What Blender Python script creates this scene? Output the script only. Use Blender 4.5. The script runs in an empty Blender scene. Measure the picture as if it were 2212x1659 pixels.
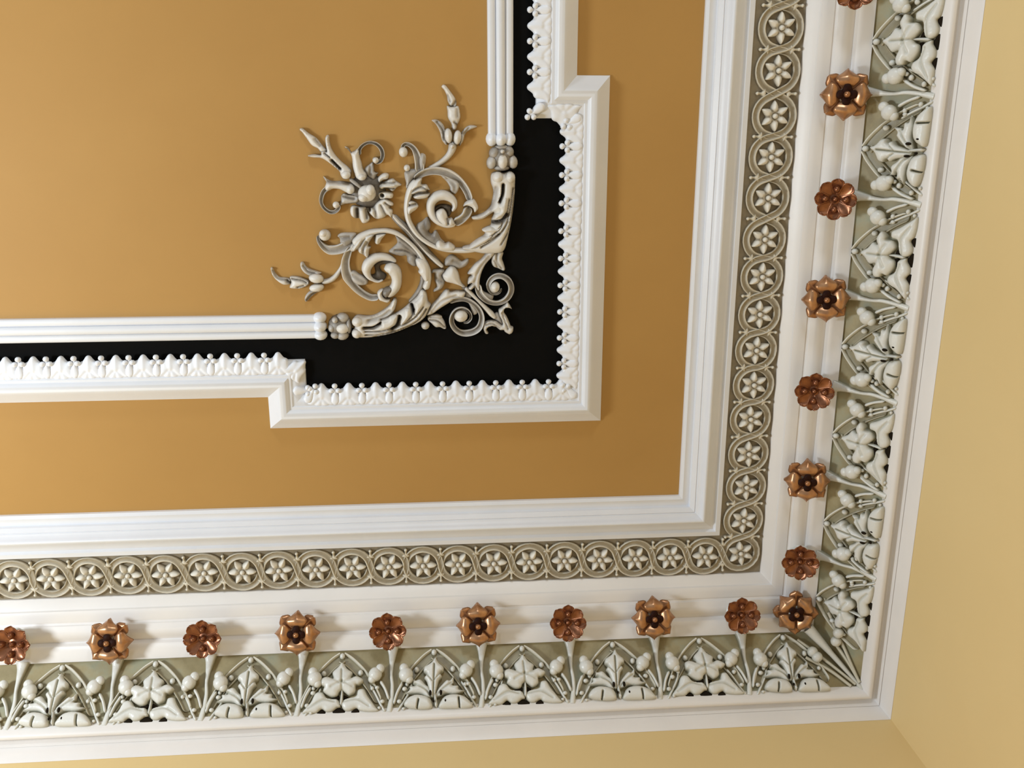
import bpy, bmesh, math, random
import numpy as np
from mathutils import Vector, Matrix
from mathutils.geometry import delaunay_2d_cdt
random.seed(7)
SC = bpy.context.scene
COL = SC.collection

# ------------------------------------------------------------------ the room's measured geometry
# plan coordinates (u to the right wall, v to the front wall) in metres, h = drop below the ceiling
F_PX, CX, CY = 2097.25, 1106.0, 829.5
R = np.array([[0.9965993385713134, -0.0034447600663486833, -0.08232795386322186],
              [-0.02052179666016892, 0.9572674474892803, -0.2884751112993697],
              [0.0798035977952008, 0.2891836226438668, 0.9539414123380415]])
U, _, Vt = np.linalg.svd(R); R = U @ Vt
SH = 0.0035538          # the side wall is a hair out of square
CAMZ, DROP = 1.6, 2.0
CEIL = CAMZ + DROP
U0, V0 = 0.5448048, 0.8766655
LV = {0: (0., 0., 0.), 1: (.0227, .0244, .0062), 3: (.0542, .0545, .0290), 4: (.0937, .0931, .0255),
      5: (.1973, .1929, .0265), 6: (.2455, .2398, .0497), 7: (.2823, .2814, .0594), 8: (.3107, .3152, .0813),
      9: (.3879, .3989, .1827), 10: (.4221, .4309, .1915), 11: (.4392, .4485, .2380)}


def P(u, v, h):
    return Vector((u + SH * v, v, CEIL - h))


def spot(px, py, h=0.0):
    """point of the ceiling (at drop h) seen in the photograph at px,py -> plan coordinates"""
    r = R.T @ np.array([(px - CX) / F_PX, (py - CY) / F_PX, 1.0])
    r = r * ((DROP - h) / r[2])
    return (r[0] - SH * r[1], r[1])


def ray_plane(px, py, p0, nrm):
    """plan point (u,v,h) where the sight line meets the plane p0,nrm (in u,v,h)"""
    a = np.array([*spot(px, py, 0.0), 0.0]); b = np.array([*spot(px, py, 1.0), 1.0])
    d = b - a
    t = np.dot(np.array(p0) - a, nrm) / np.dot(d, nrm)
    return a + d * t


# ------------------------------------------------------------------ materials
def srgb(r, g, b):
    f = lambda c: (c / 255 / 12.92) if c / 255 <= .04045 else ((c / 255 + .055) / 1.055) ** 2.4
    return (f(r), f(g), f(b), 1)


def nodes(name):
    m = bpy.data.materials.new(name); m.use_nodes = True
    nt = m.node_tree
    return m, nt, nt.nodes['Principled BSDF'], nt.links


def noise(nt, scale, detail=4, rough=.55):
    t = nt.nodes.new('ShaderNodeTexCoord'); n = nt.nodes.new('ShaderNodeTexNoise')
    n.inputs['Scale'].default_value = scale; n.inputs['Detail'].default_value = detail
    n.inputs['Roughness'].default_value = rough
    nt.links.new(t.outputs['Object'], n.inputs['Vector'])
    return n.outputs['Fac']


def bump(nt, fac, bs, strength, dist):
    b = nt.nodes.new('ShaderNodeBump'); b.inputs['Strength'].default_value = strength
    b.inputs['Distance'].default_value = dist
    nt.links.new(fac, b.inputs['Height']); nt.links.new(b.outputs['Normal'], bs.inputs['Normal'])


def ramp(nt, fac, stops):
    r = nt.nodes.new('ShaderNodeValToRGB')
    el = r.color_ramp.elements
    while len(el) < len(stops): el.new(.5)
    for e, (p, c) in zip(el, stops): e.position = p; e.color = c
    nt.links.new(fac, r.inputs['Fac'])
    return r.outputs['Color']


def paint(name, c1, c2, rough, scale=6, bs=.1, bd=.002, bscale=180, spec=.5):
    m, nt, b, L = nodes(name)
    L.new(ramp(nt, noise(nt, scale), [(.3, c1), (.7, c2)]), b.inputs['Base Color'])
    b.inputs['Roughness'].default_value = rough
    b.inputs['Specular IOR Level'].default_value = spec
    bump(nt, noise(nt, bscale, 3), b, bs, bd)
    return m


def patina(name, stops, rough=.45, nscale=70, amount=.28, ao=.012, bs=.12):
    """antiqued plaster: glaze left in the hollows, wiped off the raised parts"""
    m, nt, b, L = nodes(name)
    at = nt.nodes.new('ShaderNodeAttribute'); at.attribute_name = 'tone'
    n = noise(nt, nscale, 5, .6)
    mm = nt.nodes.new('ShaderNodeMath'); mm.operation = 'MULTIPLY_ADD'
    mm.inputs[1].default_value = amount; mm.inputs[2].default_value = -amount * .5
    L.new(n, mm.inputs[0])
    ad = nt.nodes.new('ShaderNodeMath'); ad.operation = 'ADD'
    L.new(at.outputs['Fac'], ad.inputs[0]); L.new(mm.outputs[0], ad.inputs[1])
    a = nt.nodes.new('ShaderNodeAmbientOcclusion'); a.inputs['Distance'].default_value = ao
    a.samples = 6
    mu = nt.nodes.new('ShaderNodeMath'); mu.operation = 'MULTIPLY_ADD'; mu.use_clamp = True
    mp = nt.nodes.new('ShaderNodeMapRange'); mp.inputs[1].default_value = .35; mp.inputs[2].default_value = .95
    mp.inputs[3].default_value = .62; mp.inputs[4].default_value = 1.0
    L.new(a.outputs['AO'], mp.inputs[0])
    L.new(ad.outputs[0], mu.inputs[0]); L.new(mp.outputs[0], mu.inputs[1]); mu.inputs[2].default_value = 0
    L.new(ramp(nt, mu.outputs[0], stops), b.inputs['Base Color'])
    b.inputs['Roughness'].default_value = rough
    bump(nt, noise(nt, 260, 3), b, bs, .0015)
    return m


M = {}
M['ceil'] = paint('ochre_ceiling_paint', srgb(179, 136, 74), srgb(184, 141, 78), .62, 3, .06, .001, 400, .35)
M['wall'] = paint('straw_wall_paint', srgb(232, 204, 146), srgb(236, 209, 152), .65, 2, .06, .001, 400, .3)
M['black'] = paint('black_paint', srgb(7, 7, 6), srgb(10, 9, 8), .8, 20, .08, .001, 300, .1)
M['white'] = paint('white_gloss_paint', srgb(227, 228, 232), srgb(232, 233, 237), .38, 9, .10, .002, 60)
M['cornice'] = paint('white_cornice_paint', srgb(236, 231, 226), srgb(241, 236, 231), .38, 9, .10, .002, 60)
M['leafwhite'] = paint('white_leaf_paint', srgb(234, 236, 241), srgb(240, 241, 246), .4, 9, .12, .002, 120)
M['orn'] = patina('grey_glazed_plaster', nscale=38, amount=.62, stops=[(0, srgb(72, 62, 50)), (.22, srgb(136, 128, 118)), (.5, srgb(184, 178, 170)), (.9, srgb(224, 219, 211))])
M['guil'] = patina('stone_glazed_plaster', [(0, srgb(112, 100, 82)), (.3, srgb(158, 147, 126)), (.6, srgb(200, 191, 171)), (.9, srgb(224, 216, 198))], .5, 90, .25, .012)
M['rose'] = patina('rosette_plaster', [(0, srgb(130, 120, 102)), (.35, srgb(182, 174, 158)), (.7, srgb(220, 214, 200)), (1, srgb(232, 226, 213))], .45, 90, .2, .010)
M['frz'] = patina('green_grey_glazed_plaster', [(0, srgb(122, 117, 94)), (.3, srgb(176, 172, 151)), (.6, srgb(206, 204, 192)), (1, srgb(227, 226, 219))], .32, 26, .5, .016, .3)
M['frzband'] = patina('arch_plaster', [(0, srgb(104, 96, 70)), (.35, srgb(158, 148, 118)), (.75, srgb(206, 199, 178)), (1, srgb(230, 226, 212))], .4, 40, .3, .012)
m, nt, b, L = nodes('frieze_ground_glaze')
L.new(ramp(nt, noise(nt, 13, 5, .6), [(.3, srgb(144, 130, 92)), (.5, srgb(164, 150, 112)), (.62, srgb(162, 157, 128)), (.78, srgb(140, 150, 130))]), b.inputs['Base Color'])
b.inputs['Roughness'].default_value = .5; M['ground'] = m
bump(nt, noise(nt, 120, 4), b, .15, .002)
M['gap_shade'] = paint('painted_gap_shade', srgb(28, 22, 15), srgb(40, 32, 22), .9, 30, .1, .001, 200, .1)  # shade inside the frieze openings, put into a dark colour
for nm, c1, c2, rg in (('copA', (162, 112, 76), (206, 158, 116), .30), ('copB', (118, 72, 48), (160, 106, 74), .28), ('throatshade', (36, 15, 8), (52, 23, 12), .6)):  # the last, darkest one paints the shade of the throat hole
    m, nt, b, L = nodes({'copA': 'golden_copper_paint', 'copB': 'brown_copper_paint', 'throatshade': 'painted_throat_shade'}[nm])
    L.new(ramp(nt, noise(nt, 60, 3), [(.3, srgb(*c1)), (.75, srgb(*c2))]), b.inputs['Base Color'])
    b.inputs['Metallic'].default_value = .68 if nm != 'throatshade' else 0
    b.inputs['Roughness'].default_value = rg
    if nm == 'throatshade': b.inputs['Specular IOR Level'].default_value = .12
    bump(nt, noise(nt, 150, 2), b, .12, .001)
    M[nm] = m


# ------------------------------------------------------------------ scene bookkeeping
def tag(o, label=None, cat=None, group=None, kind=None):
    if label: o['label'] = label
    if cat: o['category'] = cat
    if group: o['group'] = group
    if kind: o['kind'] = kind
    return o


def empty(name, loc, rot=None):
    o = bpy.data.objects.new(name, None); COL.objects.link(o)
    o.empty_display_size = .03
    mw = rot.to_4x4() if rot is not None else Matrix.Identity(4)
    mw.translation = loc
    o.matrix_world = mw
    return o


class MB:
    def __init__(s): s.v = []; s.f = []; s.t = []

    def add(s, verts, faces, tones=1.0):
        n = len(s.v)
        s.v += [tuple(v) for v in verts]
        s.f += [tuple(i + n for i in f) for f in faces]
        s.t += ([tones] * len(verts)) if isinstance(tones, (int, float)) else list(tones)

    def build(s, name, mat, parent=None, angle=50, solid=0, local=True):
        """local: vertices are in the parent's own axes; else they are world points"""
        vs = [Vector(v) for v in s.v]
        o = bpy.data.objects.new(name, None) if False else None
        if not local:
            if parent is not None:
                inv = parent.matrix_world.inverted(); vs = [inv @ v for v in vs]; org = None
            else:
                org = sum(vs, Vector()) / len(vs); vs = [v - org for v in vs]
        else: org = None
        me = bpy.data.meshes.new(name)
        me.from_pydata([tuple(v) for v in vs], [], s.f)
        a = me.attributes.new('tone', 'FLOAT', 'POINT')
        a.data.foreach_set('value', [float(x) for x in s.t])
        bm = bmesh.new(); bm.from_mesh(me)
        bmesh.ops.recalc_face_normals(bm, faces=bm.faces)
        bm.to_mesh(me); bm.free()
        me.polygons.foreach_set('use_smooth', [True] * len(me.polygons))
        me.set_sharp_from_angle(angle=math.radians(angle))
        me.materials.append(mat)
        o = bpy.data.objects.new(name, me); COL.objects.link(o)
        if parent is not None: o.parent = parent
        elif org is not None: o.matrix_world = Matrix.Translation(org)
        if solid:
            md = o.modifiers.new('thickness', 'SOLIDIFY'); md.thickness = solid; md.offset = -1
        return o


def copy_tree(o, parent=None):
    c = o.copy(); COL.objects.link(c)
    if parent is not None:
        c.parent = parent; c.matrix_parent_inverse = o.matrix_parent_inverse.copy()
    for ch in list(o.children): copy_tree(ch, c)
    return c


# ------------------------------------------------------------------ shape tools
def catmull(pts, n=6, closed=False):
    pts = [np.array(p, float) for p in pts]
    N = len(pts); out = []
    rng = range(N) if closed else range(N - 1)
    for i in rng:
        p1, p2 = pts[i], pts[(i + 1) % N]
        p0 = pts[i - 1] if (closed or i > 0) else 2 * p1 - p2
        p3 = pts[(i + 2) % N] if (closed or i + 2 < N) else 2 * p2 - p1
        for k in range(n):
            t = k / n
            out.append(.5 * ((2 * p1) + (-p0 + p2) * t + (2 * p0 - 5 * p1 + 4 * p2 - p3) * t * t + (-p0 + 3 * p1 - 3 * p2 + p3) * t ** 3))
    if not closed: out.append(pts[-1])
    return np.array(out)


def seg_dist(q, poly, closed=True):
    q = np.asarray(q); a = np.asarray(poly)
    bq = np.roll(a, -1, 0) if closed else a[1:]
    a = a if closed else a[:-1]
    ab = bq - a
    L2 = (ab ** 2).sum(1) + 1e-15
    ap = q[:, None, :] - a[None]
    t = np.clip((ap * ab[None]).sum(2) / L2[None], 0, 1)
    d = np.linalg.norm(ap - t[..., None] * ab[None], axis=2)
    return d.min(1)


def inside(q, poly):
    x, y = q[:, 0], q[:, 1]
    r = np.zeros(len(q), bool); j = len(poly) - 1
    for i in range(len(poly)):
        xi, yi = poly[i]; xj, yj = poly[j]
        c = ((yi > y) != (yj > y)) & (x < (xj - xi) * (y - yi) / (yj - yi + 1e-18) + xi)
        r ^= c; j = i
    return r


def relief(mb, pts, H, mapf, roll=None, edge=.3, cell=None, grooves=(), ridges=(), z0=0.0, t0=.35, t1=1.0, smooth=4, tilt=None, skirt=True):
    """cushion-shaped relief over an outline; mapf(x,y,z) places it; grooves/ridges: (points, width, depth)"""
    poly = catmull(pts, smooth, True)
    keep = [0]
    for i in range(1, len(poly)):
        if np.linalg.norm(poly[i] - poly[keep[-1]]) > 2e-4: keep.append(i)
    poly = poly[keep]
    mn, mx = poly.min(0), poly.max(0)
    size = (mx - mn).max()
    if cell is None: cell = min(max(size / 26, .0009), .0022)
    gx = np.arange(mn[0], mx[0], cell); gy = np.arange(mn[1], mx[1], cell * .866)
    q = np.array([(x + (cell / 2 if j % 2 else 0), y) for j, y in enumerate(gy) for x in gx])
    q = q[inside(q, poly)]
    if len(q): q = q[seg_dist(q, poly) > cell * .45]
    allp = np.vstack([poly, q]) if len(q) else poly
    nb = len(poly)
    res = delaunay_2d_cdt([Vector(p) for p in allp], [(i, (i + 1) % nb) for i in range(nb)], [], 1, 1e-7)
    vs = np.array([tuple(v) for v in res[0]]); fs = [tuple(f) for f in res[2]]
    d = seg_dist(vs, poly)
    dm = d.max() + 1e-9
    r_ = roll or dm
    k = np.clip(d / r_, 0, 1)
    f = np.sqrt(np.clip(1 - (1 - k) ** 2, 0, 1))
    z = H * (edge + (1 - edge) * f)
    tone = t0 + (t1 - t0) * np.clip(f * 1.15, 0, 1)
    for g, w, dep in grooves:
        gd = seg_dist(vs, catmull(g, 5) if len(g) > 2 else np.array(g, float), False)
        e = np.exp(-(gd / w) ** 2)
        z = z - dep * H * e; tone = tone * (1 - min(dep * 1.5, 1) * e)
    for g, w, dep in ridges:
        gd = seg_dist(vs, catmull(g, 5) if len(g) > 2 else np.array(g, float), False)
        e = np.exp(-(gd / w) ** 2)
        z = z + dep * H * e; tone = np.clip(tone + dep * e * .5, 0, 1.1)
    z = np.maximum(z, H * .04)
    base = np.zeros(len(vs))
    if tilt is not None:
        base = np.array([tilt(x, y) for x, y in vs]); 
    n0 = len(mb.v)
    mb.add([mapf(x, y, z0 + b_ + zz) for (x, y), zz, b_ in zip(vs, z, base)], fs, np.clip(tone, 0, 1.1).tolist())
    if skirt:
        from collections import Counter
        c = Counter()
        for fce in fs:
            for a, b_ in zip(fce, fce[1:] + fce[:1]): c[(min(a, b_), max(a, b_))] += 1
        be = [e for e, n in c.items() if n == 1]
        idx = sorted({i for e in be for i in e}); mp = {v: i for i, v in enumerate(idx)}
        m0 = len(mb.v)
        mb.add([mapf(vs[i][0], vs[i][1], 0.0) for i in idx], [], t0 * .7)
        mb.f += [(n0 + a, n0 + b_, m0 + mp[b_], m0 + mp[a]) for a, b_ in be]


ROUND = [(-1, 0, .2)] + [(math.sin(a), .2 + .8 * math.cos(a), .35 + .65 * math.cos(a) ** .7) for a in [-1.5, -1.2, -.85, -.45, 0, .45, .85, 1.2, 1.5]] + [(1, 0, .2)]
COVE = [(-1, 0, .2), (-1, .55, .75), (-.84, .62, .8), (-.62, .46, .5), (-.2, .36, .38), (.25, .44, .42), (.5, .66, .62), (.66, .92, .95), (.82, 1, 1), (1, .8, .9), (1, 0, .3)]
CHAN = [(-1, 0, .2), (-1, .8, .85), (-.82, .95, 1), (-.6, .64, .62), (-.3, .48, .45), (0, .44, .4), (.3, .48, .45), (.6, .64, .62), (.82, .95, 1), (1, .8, .85), (1, 0, .2)]


def ribbon(mb, pts, widths, H, mapf, prof=ROUND, side=1, n=6, z0=0.0, zs=None, cap=(True, True), tone=1.0):
    c = catmull(pts, n)
    w = np.interp(np.linspace(0, 1, len(c)), np.linspace(0, 1, len(widths)), widths) / 2
    zz = np.interp(np.linspace(0, 1, len(c)), np.linspace(0, 1, len(zs)), zs) if zs is not None else np.zeros(len(c))
    seg = np.r_[0, np.cumsum(np.linalg.norm(np.diff(c, axis=0), axis=1))]
    for endi, on in ((0, cap[0]), (1, cap[1])):
        if not on: continue
        e = w[0] if endi == 0 else w[-1]
        x = seg if endi == 0 else seg[-1] - seg
        w = w * np.where(x < e, np.sqrt(np.clip(1 - (1 - x / e) ** 2, .02, 1)), 1)
    tg = np.gradient(c, axis=0); tg /= np.linalg.norm(tg, axis=1)[:, None] + 1e-12
    nr = np.c_[-tg[:, 1], tg[:, 0]]
    k = len(prof); vs = []; ts = []
    wm = w.max()
    for i in range(len(c)):
        hs = H * min(1, .45 + .55 * w[i] / wm)
        for s, zf, t in prof:
            p = c[i] + nr[i] * s * side * w[i]
            vs.append(mapf(p[0], p[1], (z0 + zz[i] + zf * hs) if zf > 0 else 0.0)); ts.append(t * tone)
    fs = [(i * k + j, i * k + j + 1, (i + 1) * k + j + 1, (i + 1) * k + j) for i in range(len(c) - 1) for j in range(k - 1)]
    fs += [tuple(range(k)), tuple(range((len(c) - 1) * k, len(c) * k))]
    mb.add(vs, fs, ts)


def blob(mb, x, y, rx, ry, rz, mapf, z=0.0, ang=0.0, t0=.3, t1=1.0, nu=14, nv=9, point=0.0):
    """ellipsoid bump; point>0 draws its +y end out to a tip"""
    vs = []; ts = []; ca, sa = math.cos(ang), math.sin(ang)
    for j in range(nv):
        ph = math.pi * j / (nv - 1)
        for i in range(nu):
            th = 2 * math.pi * i / nu
            a, b_, c_ = math.sin(ph) * math.cos(th), math.sin(ph) * math.sin(th), math.cos(ph)
            px_, py_ = rx * a * (1 - point * .5 * max(b_, 0)), ry * b_ * (1 + point * max(b_, 0) ** 3)
            vs.append(mapf(x + px_ * ca - py_ * sa, y + px_ * sa + py_ * ca, z + rz * c_))
            ts.append(t0 + (t1 - t0) * min(1, max(0, c_ * 1.3)))
    fs = [(j * nu + i, j * nu + (i + 1) % nu, (j + 1) * nu + (i + 1) % nu, (j + 1) * nu + i) for j in range(nv - 1) for i in range(nu)]
    mb.add(vs, fs, ts)


ORD = ['first', 'second', 'third', 'fourth', 'fifth', 'sixth', 'seventh', 'eighth', 'ninth', 'tenth', 'eleventh', 'twelfth', 'thirteenth',
       'fourteenth', 'fifteenth', 'sixteenth', 'seventeenth', 'eighteenth', 'nineteenth', 'twentieth', 'twenty-first', 'twenty-second', 'twenty-third']

# ------------------------------------------------------------------ ceiling and walls
UF, VF = -3.2, -3.2      # how far the room runs back from the corner we see
UW, VW = U0 + LV[11][0], V0 + LV[11][1]


def quad(name, pts, mat, label, cat):
    mb = MB(); mb.add(pts, [(0, 1, 2, 3)])
    return tag(mb.build(name, mat, local=False), label, cat, kind='structure')


quad('ceiling', [P(UF, VF, 0), P(UW, VF, 0), P(UW, VW, 0), P(UF, VW, 0)], M['ceil'], 'flat ochre yellow painted ceiling panel behind all the plaster mouldings', 'ceiling')
quad('wall_right', [P(UW, VF, 0), P(UW, VW, 0), P(UW, VW, CEIL), P(UW, VF, CEIL)], M['wall'], 'straw yellow wall on the right below the white cornice', 'wall')
quad('wall_front', [P(UF, VW, 0), P(UW, VW, 0), P(UW, VW, CEIL), P(UF, VW, CEIL)], M['wall'], 'straw yellow wall along the bottom below the white cornice', 'wall')


# ------------------------------------------------------------------ cornice runs: profiles of (du, dv, h) swept round the corner
def lev(a, b, f, dh=0.0, out=0.0):
    A, B = np.array(LV[a]), np.array(LV[b])
    q = A + (B - A) * f
    return (q[0] + out, q[1] + out, q[2] + dh)


def corner_sweep(name, prof, mat, label, cat, angle=32, tone=None, parent=None, kind='structure'):
    mb = MB(); k = len(prof); vs = []
    for du, dv, h in prof: vs.append(P(UF, V0 + dv, h))
    for du, dv, h in prof: vs.append(P(U0 + du, V0 + dv, h))
    for du, dv, h in prof: vs.append(P(U0 + du, VF, h))
    fs = [(r * k + j, r * k + j + 1, (r + 1) * k + j + 1, (r + 1) * k + j) for r in (0, 1) for j in range(k - 1)]
    mb.add(vs, fs, tone if tone is not None else 1.0)
    return tag(mb.build(name, mat, parent, angle=angle, local=False), label, cat, kind=kind)


def arc(p, q, bulge, n=7):
    """bulging curve between two profile points (bulge adds drop)"""
    out = []
    for i in range(1, n):
        f = i / n
        x = 1 - math.cos(f * math.pi / 2) if False else f
        out.append(tuple(p[j] + (q[j] - p[j]) * x + (bulge * math.sin(math.pi * f) if j == 2 else 0) for j in range(3)))
    return out


a = lev(0, 1, .0, 0); pr = [a, lev(0, 1, .02, .007), lev(0, 1, .30, .009)]
pr += arc(pr[-1], lev(0, 1, .93, .004), -.001, 5) + [lev(0, 1, .95, .0035), lev(1, 3, 0, .012), lev(1, 3, .28, .0125), lev(1, 3, .33, .010), lev(1, 3, .38, .012), lev(1, 3, .62, .011)]
pr += arc(pr[-1], lev(3, 4, .0, .010), .0045, 9) + [lev(3, 4, .0, .010)]
pr += arc(pr[-1], lev(3, 4, .62, -.0055), -.003, 7) + [lev(3, 4, .62, -.0055), lev(3, 4, .72, .0015), lev(3, 4, .97, .0015), lev(3, 4, 1.0, 0), lev(3, 4, 1.0, -.010)]
corner_sweep('trim_1', pr, M['white'], 'inner stepped white cornice moulding between the ochre ceiling and the rosette band', 'moulding')

HB = .0185   # drop of the guilloche ground
pr = [(LV[4][0] - .001, LV[4][1] - .001, HB), (LV[5][0] + .002, LV[5][1] + .002, HB)]
guil = corner_sweep('trim_2', pr, M['guil'], 'stone grey guilloche band of interlaced rings running round the corner', 'ornament band', tone=.22)

p5 = LV[5]
pr = [(p5[0], p5[1], HB - .004), (p5[0], p5[1], HB + .004), lev(5, 6, .10, -.001), lev(5, 6, .30, .004), lev(5, 6, .40, .005), lev(5, 6, .43, .009)]
pr += [lev(5, 6, .66, .009), lev(5, 6, .93, .004), lev(5, 6, .96, .001), lev(6, 7, .06, .002), lev(6, 7, .08, .006)]
pr += arc(pr[-1], lev(6, 7, .97, .001), .0065, 9) + [lev(6, 7, .97, .001), lev(6, 7, 1, .002), lev(7, 8, .04, .012), lev(7, 8, .3, .013), lev(7, 8, .97, .004), lev(7, 8, 1, 0), lev(7, 8, 1.0, -.004, .002), lev(7, 8, 1.0, -.02, .012)]
corner_sweep('trim_3', pr, M['cornice'], 'broad white cornice moulding behind the copper flowers', 'moulding')

# frieze: sloping ground set back behind both edges
def frieze_frame(run):
    k = 1 if run == 'b' else 0
    d8, h8, d9, h9 = LV[8][k], LV[8][2], LV[9][k], LV[9][2]
    up = np.array([d8 - d9, h8 - h9]); SL = np.linalg.norm(up); up /= SL
    nr = np.array([up[1], -up[0]])
    if nr[1] < 0: nr = -nr          # towards the room below
    if run == 'b':
        o = np.array([0, V0 + d9, h9]); T = np.array([1., 0, 0]); S = np.array([0, up[0], up[1]]); N = np.array([0, nr[0], nr[1]])
    else:
        o = np.array([U0 + d9, 0, h9]); T = np.array([0, -1., 0]); S = np.array([up[0], 0, up[1]]); N = np.array([nr[0], 0, nr[1]])
    return o - N * .003, T, S, N, SL


FB, FR = frieze_frame('b'), frieze_frame('r')


def off(run, s):
    o, T, S, N, SL = FB if run == 'b' else FR
    q = o + S * s
    return (q[1] - V0, q[2]) if run == 'b' else (q[0] - U0, q[2])


pr = []
for s in (FB[4] + .012, .10, .05, .0, -.006):
    bq, rq = off('b', s), off('r', s)
    pr.append((rq[0], bq[0], (rq[1] + bq[1]) / 2))
pr = [p for p in pr if p[2] > .03]
corner_sweep('trim_4', pr, M['ground'], 'sloping olive grey frieze ground behind the plaster leaves and buds', 'frieze')

p9 = LV[9]
pr = [lev(9, 10, .25, -.03, .02), lev(9, 10, 0, -.010, .004), lev(9, 10, 0, 0)]
pr += arc(pr[-1], lev(9, 10, .55, .018), .009, 9) + [lev(9, 10, .55, .018)]
pr += arc(pr[-1], lev(9, 10, .97, .000), -.007, 7) + [lev(9, 10, .97, .000), lev(10, 11, .00, .004), lev(10, 11, .03, .010), lev(10, 11, .13, .011), lev(10, 11, .17, .006), lev(10, 11, .30, .006), lev(10, 11, .42, .008), lev(10, 11, .75, .008), lev(10, 11, .97, .003), LV[11], (LV[11][0] + .004, LV[11][1] + .004, LV[11][2])]
corner_sweep('trim_5', pr, M['cornice'], 'lowest white cornice moulding against the straw yellow walls', 'moulding')

# ------------------------------------------------------------------ guilloche strands and rosettes
RB = [(29, 1255), (108, 1251), (192, 1247.5), (275, 1243), (357, 1243), (440, 1237), (523, 1238), (602, 1233), (682, 1231), (761, 1227), (840, 1225),
      (914, 1223), (990, 1221), (1067, 1219), (1144, 1216), (1220, 1213), (1296, 1212), (1373, 1211), (1448, 1208), (1524, 1207)]
RC = (1601, 1197)
RR = [(1610, 1126), (1617, 1054), (1622, 982), (1623, 907), (1633, 833), (1638, 758), (1648, 680), (1652, 599), (1656, 518), (1664, 428), (1671, 340), (1681, 251), (1690, 153), (1696, 60), (1704, -38)]
HR = .030
cb = [spot(*p, HR) for p in RB]; cc = spot(*RC, HR); cr = [spot(*p, HR) for p in RR]
# straighten to the band's centre line, keep the hand-set spacing
vb = V0 + (LV[4][1] + LV[5][1]) / 2; ur = U0 + (LV[4][0] + LV[5][0]) / 2
cb = [(p[0], .35 * p[1] + .65 * vb) for p in cb]; cr = [(.35 * p[0] + .65 * ur, p[1]) for p in cr]
pit = (cb[-1][0] - cb[0][0]) / (len(cb) - 1)
cb = [(cb[0][0] - 2 * pit, vb), (cb[0][0] - pit, vb)] + cb
cr = cr + [(ur, cr[-1][1] - .088), (ur, cr[-1][1] - .176)]
cents = [np.array(p) for p in cb + [cc] + cr]
RS = .0387          # strand centre radius


def gmap(x, y, z): return P(x, y, HB + z)


def strand(first_side):
    """one of the two interlaced cords: passes alternately left and right of the ring centres"""
    pts = []; zz = []
    n = len(cents)
    for i in range(n):
        side = first_side * (1 if i % 2 == 0 else -1)     # +1 left of travel
        c = cents[i]
        def tang(a, b_, sa):
            d = b_ - a; Lg = np.linalg.norm(d); d /= Lg
            nrm = np.array([d[1], -d[0]])                  # left of travel when v points down the picture
            sn = min(.985, 2 * RS / Lg); cs = math.sqrt(1 - sn * sn)
            # inner tangent: leaves circle a on side sa, joins circle b on the other side
            w = nrm * sa * cs + d * sn
            return a + w * RS, b_ - w * RS
        if i > 0: pin = tang(cents[i - 1], c, -side)[1]
        else: pin = c + np.array([-RS, 0])
        if i < n - 1: pout = tang(c, cents[i + 1], side)[0]
        else: pout = c + np.array([0, -RS])
        a0 = math.atan2(*(pin - c)[::-1]); a1 = math.atan2(*(pout - c)[::-1])
        # left side of travel = clockwise in (u,v down) => increasing angle
        if side > 0:
            while a1 < a0: a1 += 2 * math.pi
        else:
            while a1 > a0: a1 -= 2 * math.pi
        for k in range(13):
            a = a0 + (a1 - a0) * k / 12
            pts.append(c + RS * np.array([math.cos(a), math.sin(a)]))
            f = k / 12
            # a cord crossing from left to right lies on top
            zin = (-1 if side > 0 else 1); zout = (1 if side > 0 else -1)
            zz.append(.0012 * (zin * max(0, 1 - 3 * f) + zout * max(0, 3 * f - 2)))
    return np.array(pts), zz


GPROF = [(-1, 0, .2), (-1, .65, .7), (-.84, 1, 1), (-.62, .62, .45), (-.3, .5, .36), (.2, .5, .36), (.45, .62, .45), (.66, .95, .95), (.85, .9, .9), (1, .5, .55), (1, 0, .2)]
for sd in (1, -1):
    pts, zz = strand(sd)
    mb = MB(); ribbon(mb, pts, [.0158], .0085, gmap, GPROF, n=1, zs=zz, cap=(False, False))
    mb.build('twisted_cord', M['guil'], guil, local=False, angle=60)
# small pegs in the triangles between rings
pm = MB()
studs = []
for i in range(len(cents) - 1):
    a, b_ = cents[i], cents[i + 1]
    d = (b_ - a) / np.linalg.norm(b_ - a); nrm = np.array([d[1], -d[0]])
    for sgn in (1, -1):
        c = (a + b_) / 2 + nrm * sgn * .033
        studs.append((c, math.atan2(nrm[1] * sgn, nrm[0] * sgn)))
sb0 = None
for c, ang in studs:
    w = P(c[0], c[1], HB)
    if sb0 is None:
        sm = MB(); idm = lambda x, y, z: (x, y, -z)
        relief(sm, [(-.010, -.010), (-.002, -.003), (.005, -.0032), (.009, 0), (.005, .0032), (-.002, .003), (-.010, .010), (-.013, 0)], .008, idm, t0=.4, t1=.85, smooth=3, cell=.0016)
        blob(sm, .006, 0, .0036, .0036, .0045, idm, .006, t0=.6, nu=8, nv=6)
        sb0 = sm.build('leaf_peg', M['guil'], guil); o = sb0
    else:
        o = sb0.copy(); COL.objects.link(o); o.parent = guil
    o.location = guil.matrix_world.inverted() @ w; o.rotation_euler = (0, 0, ang)
guil_z = None


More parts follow.
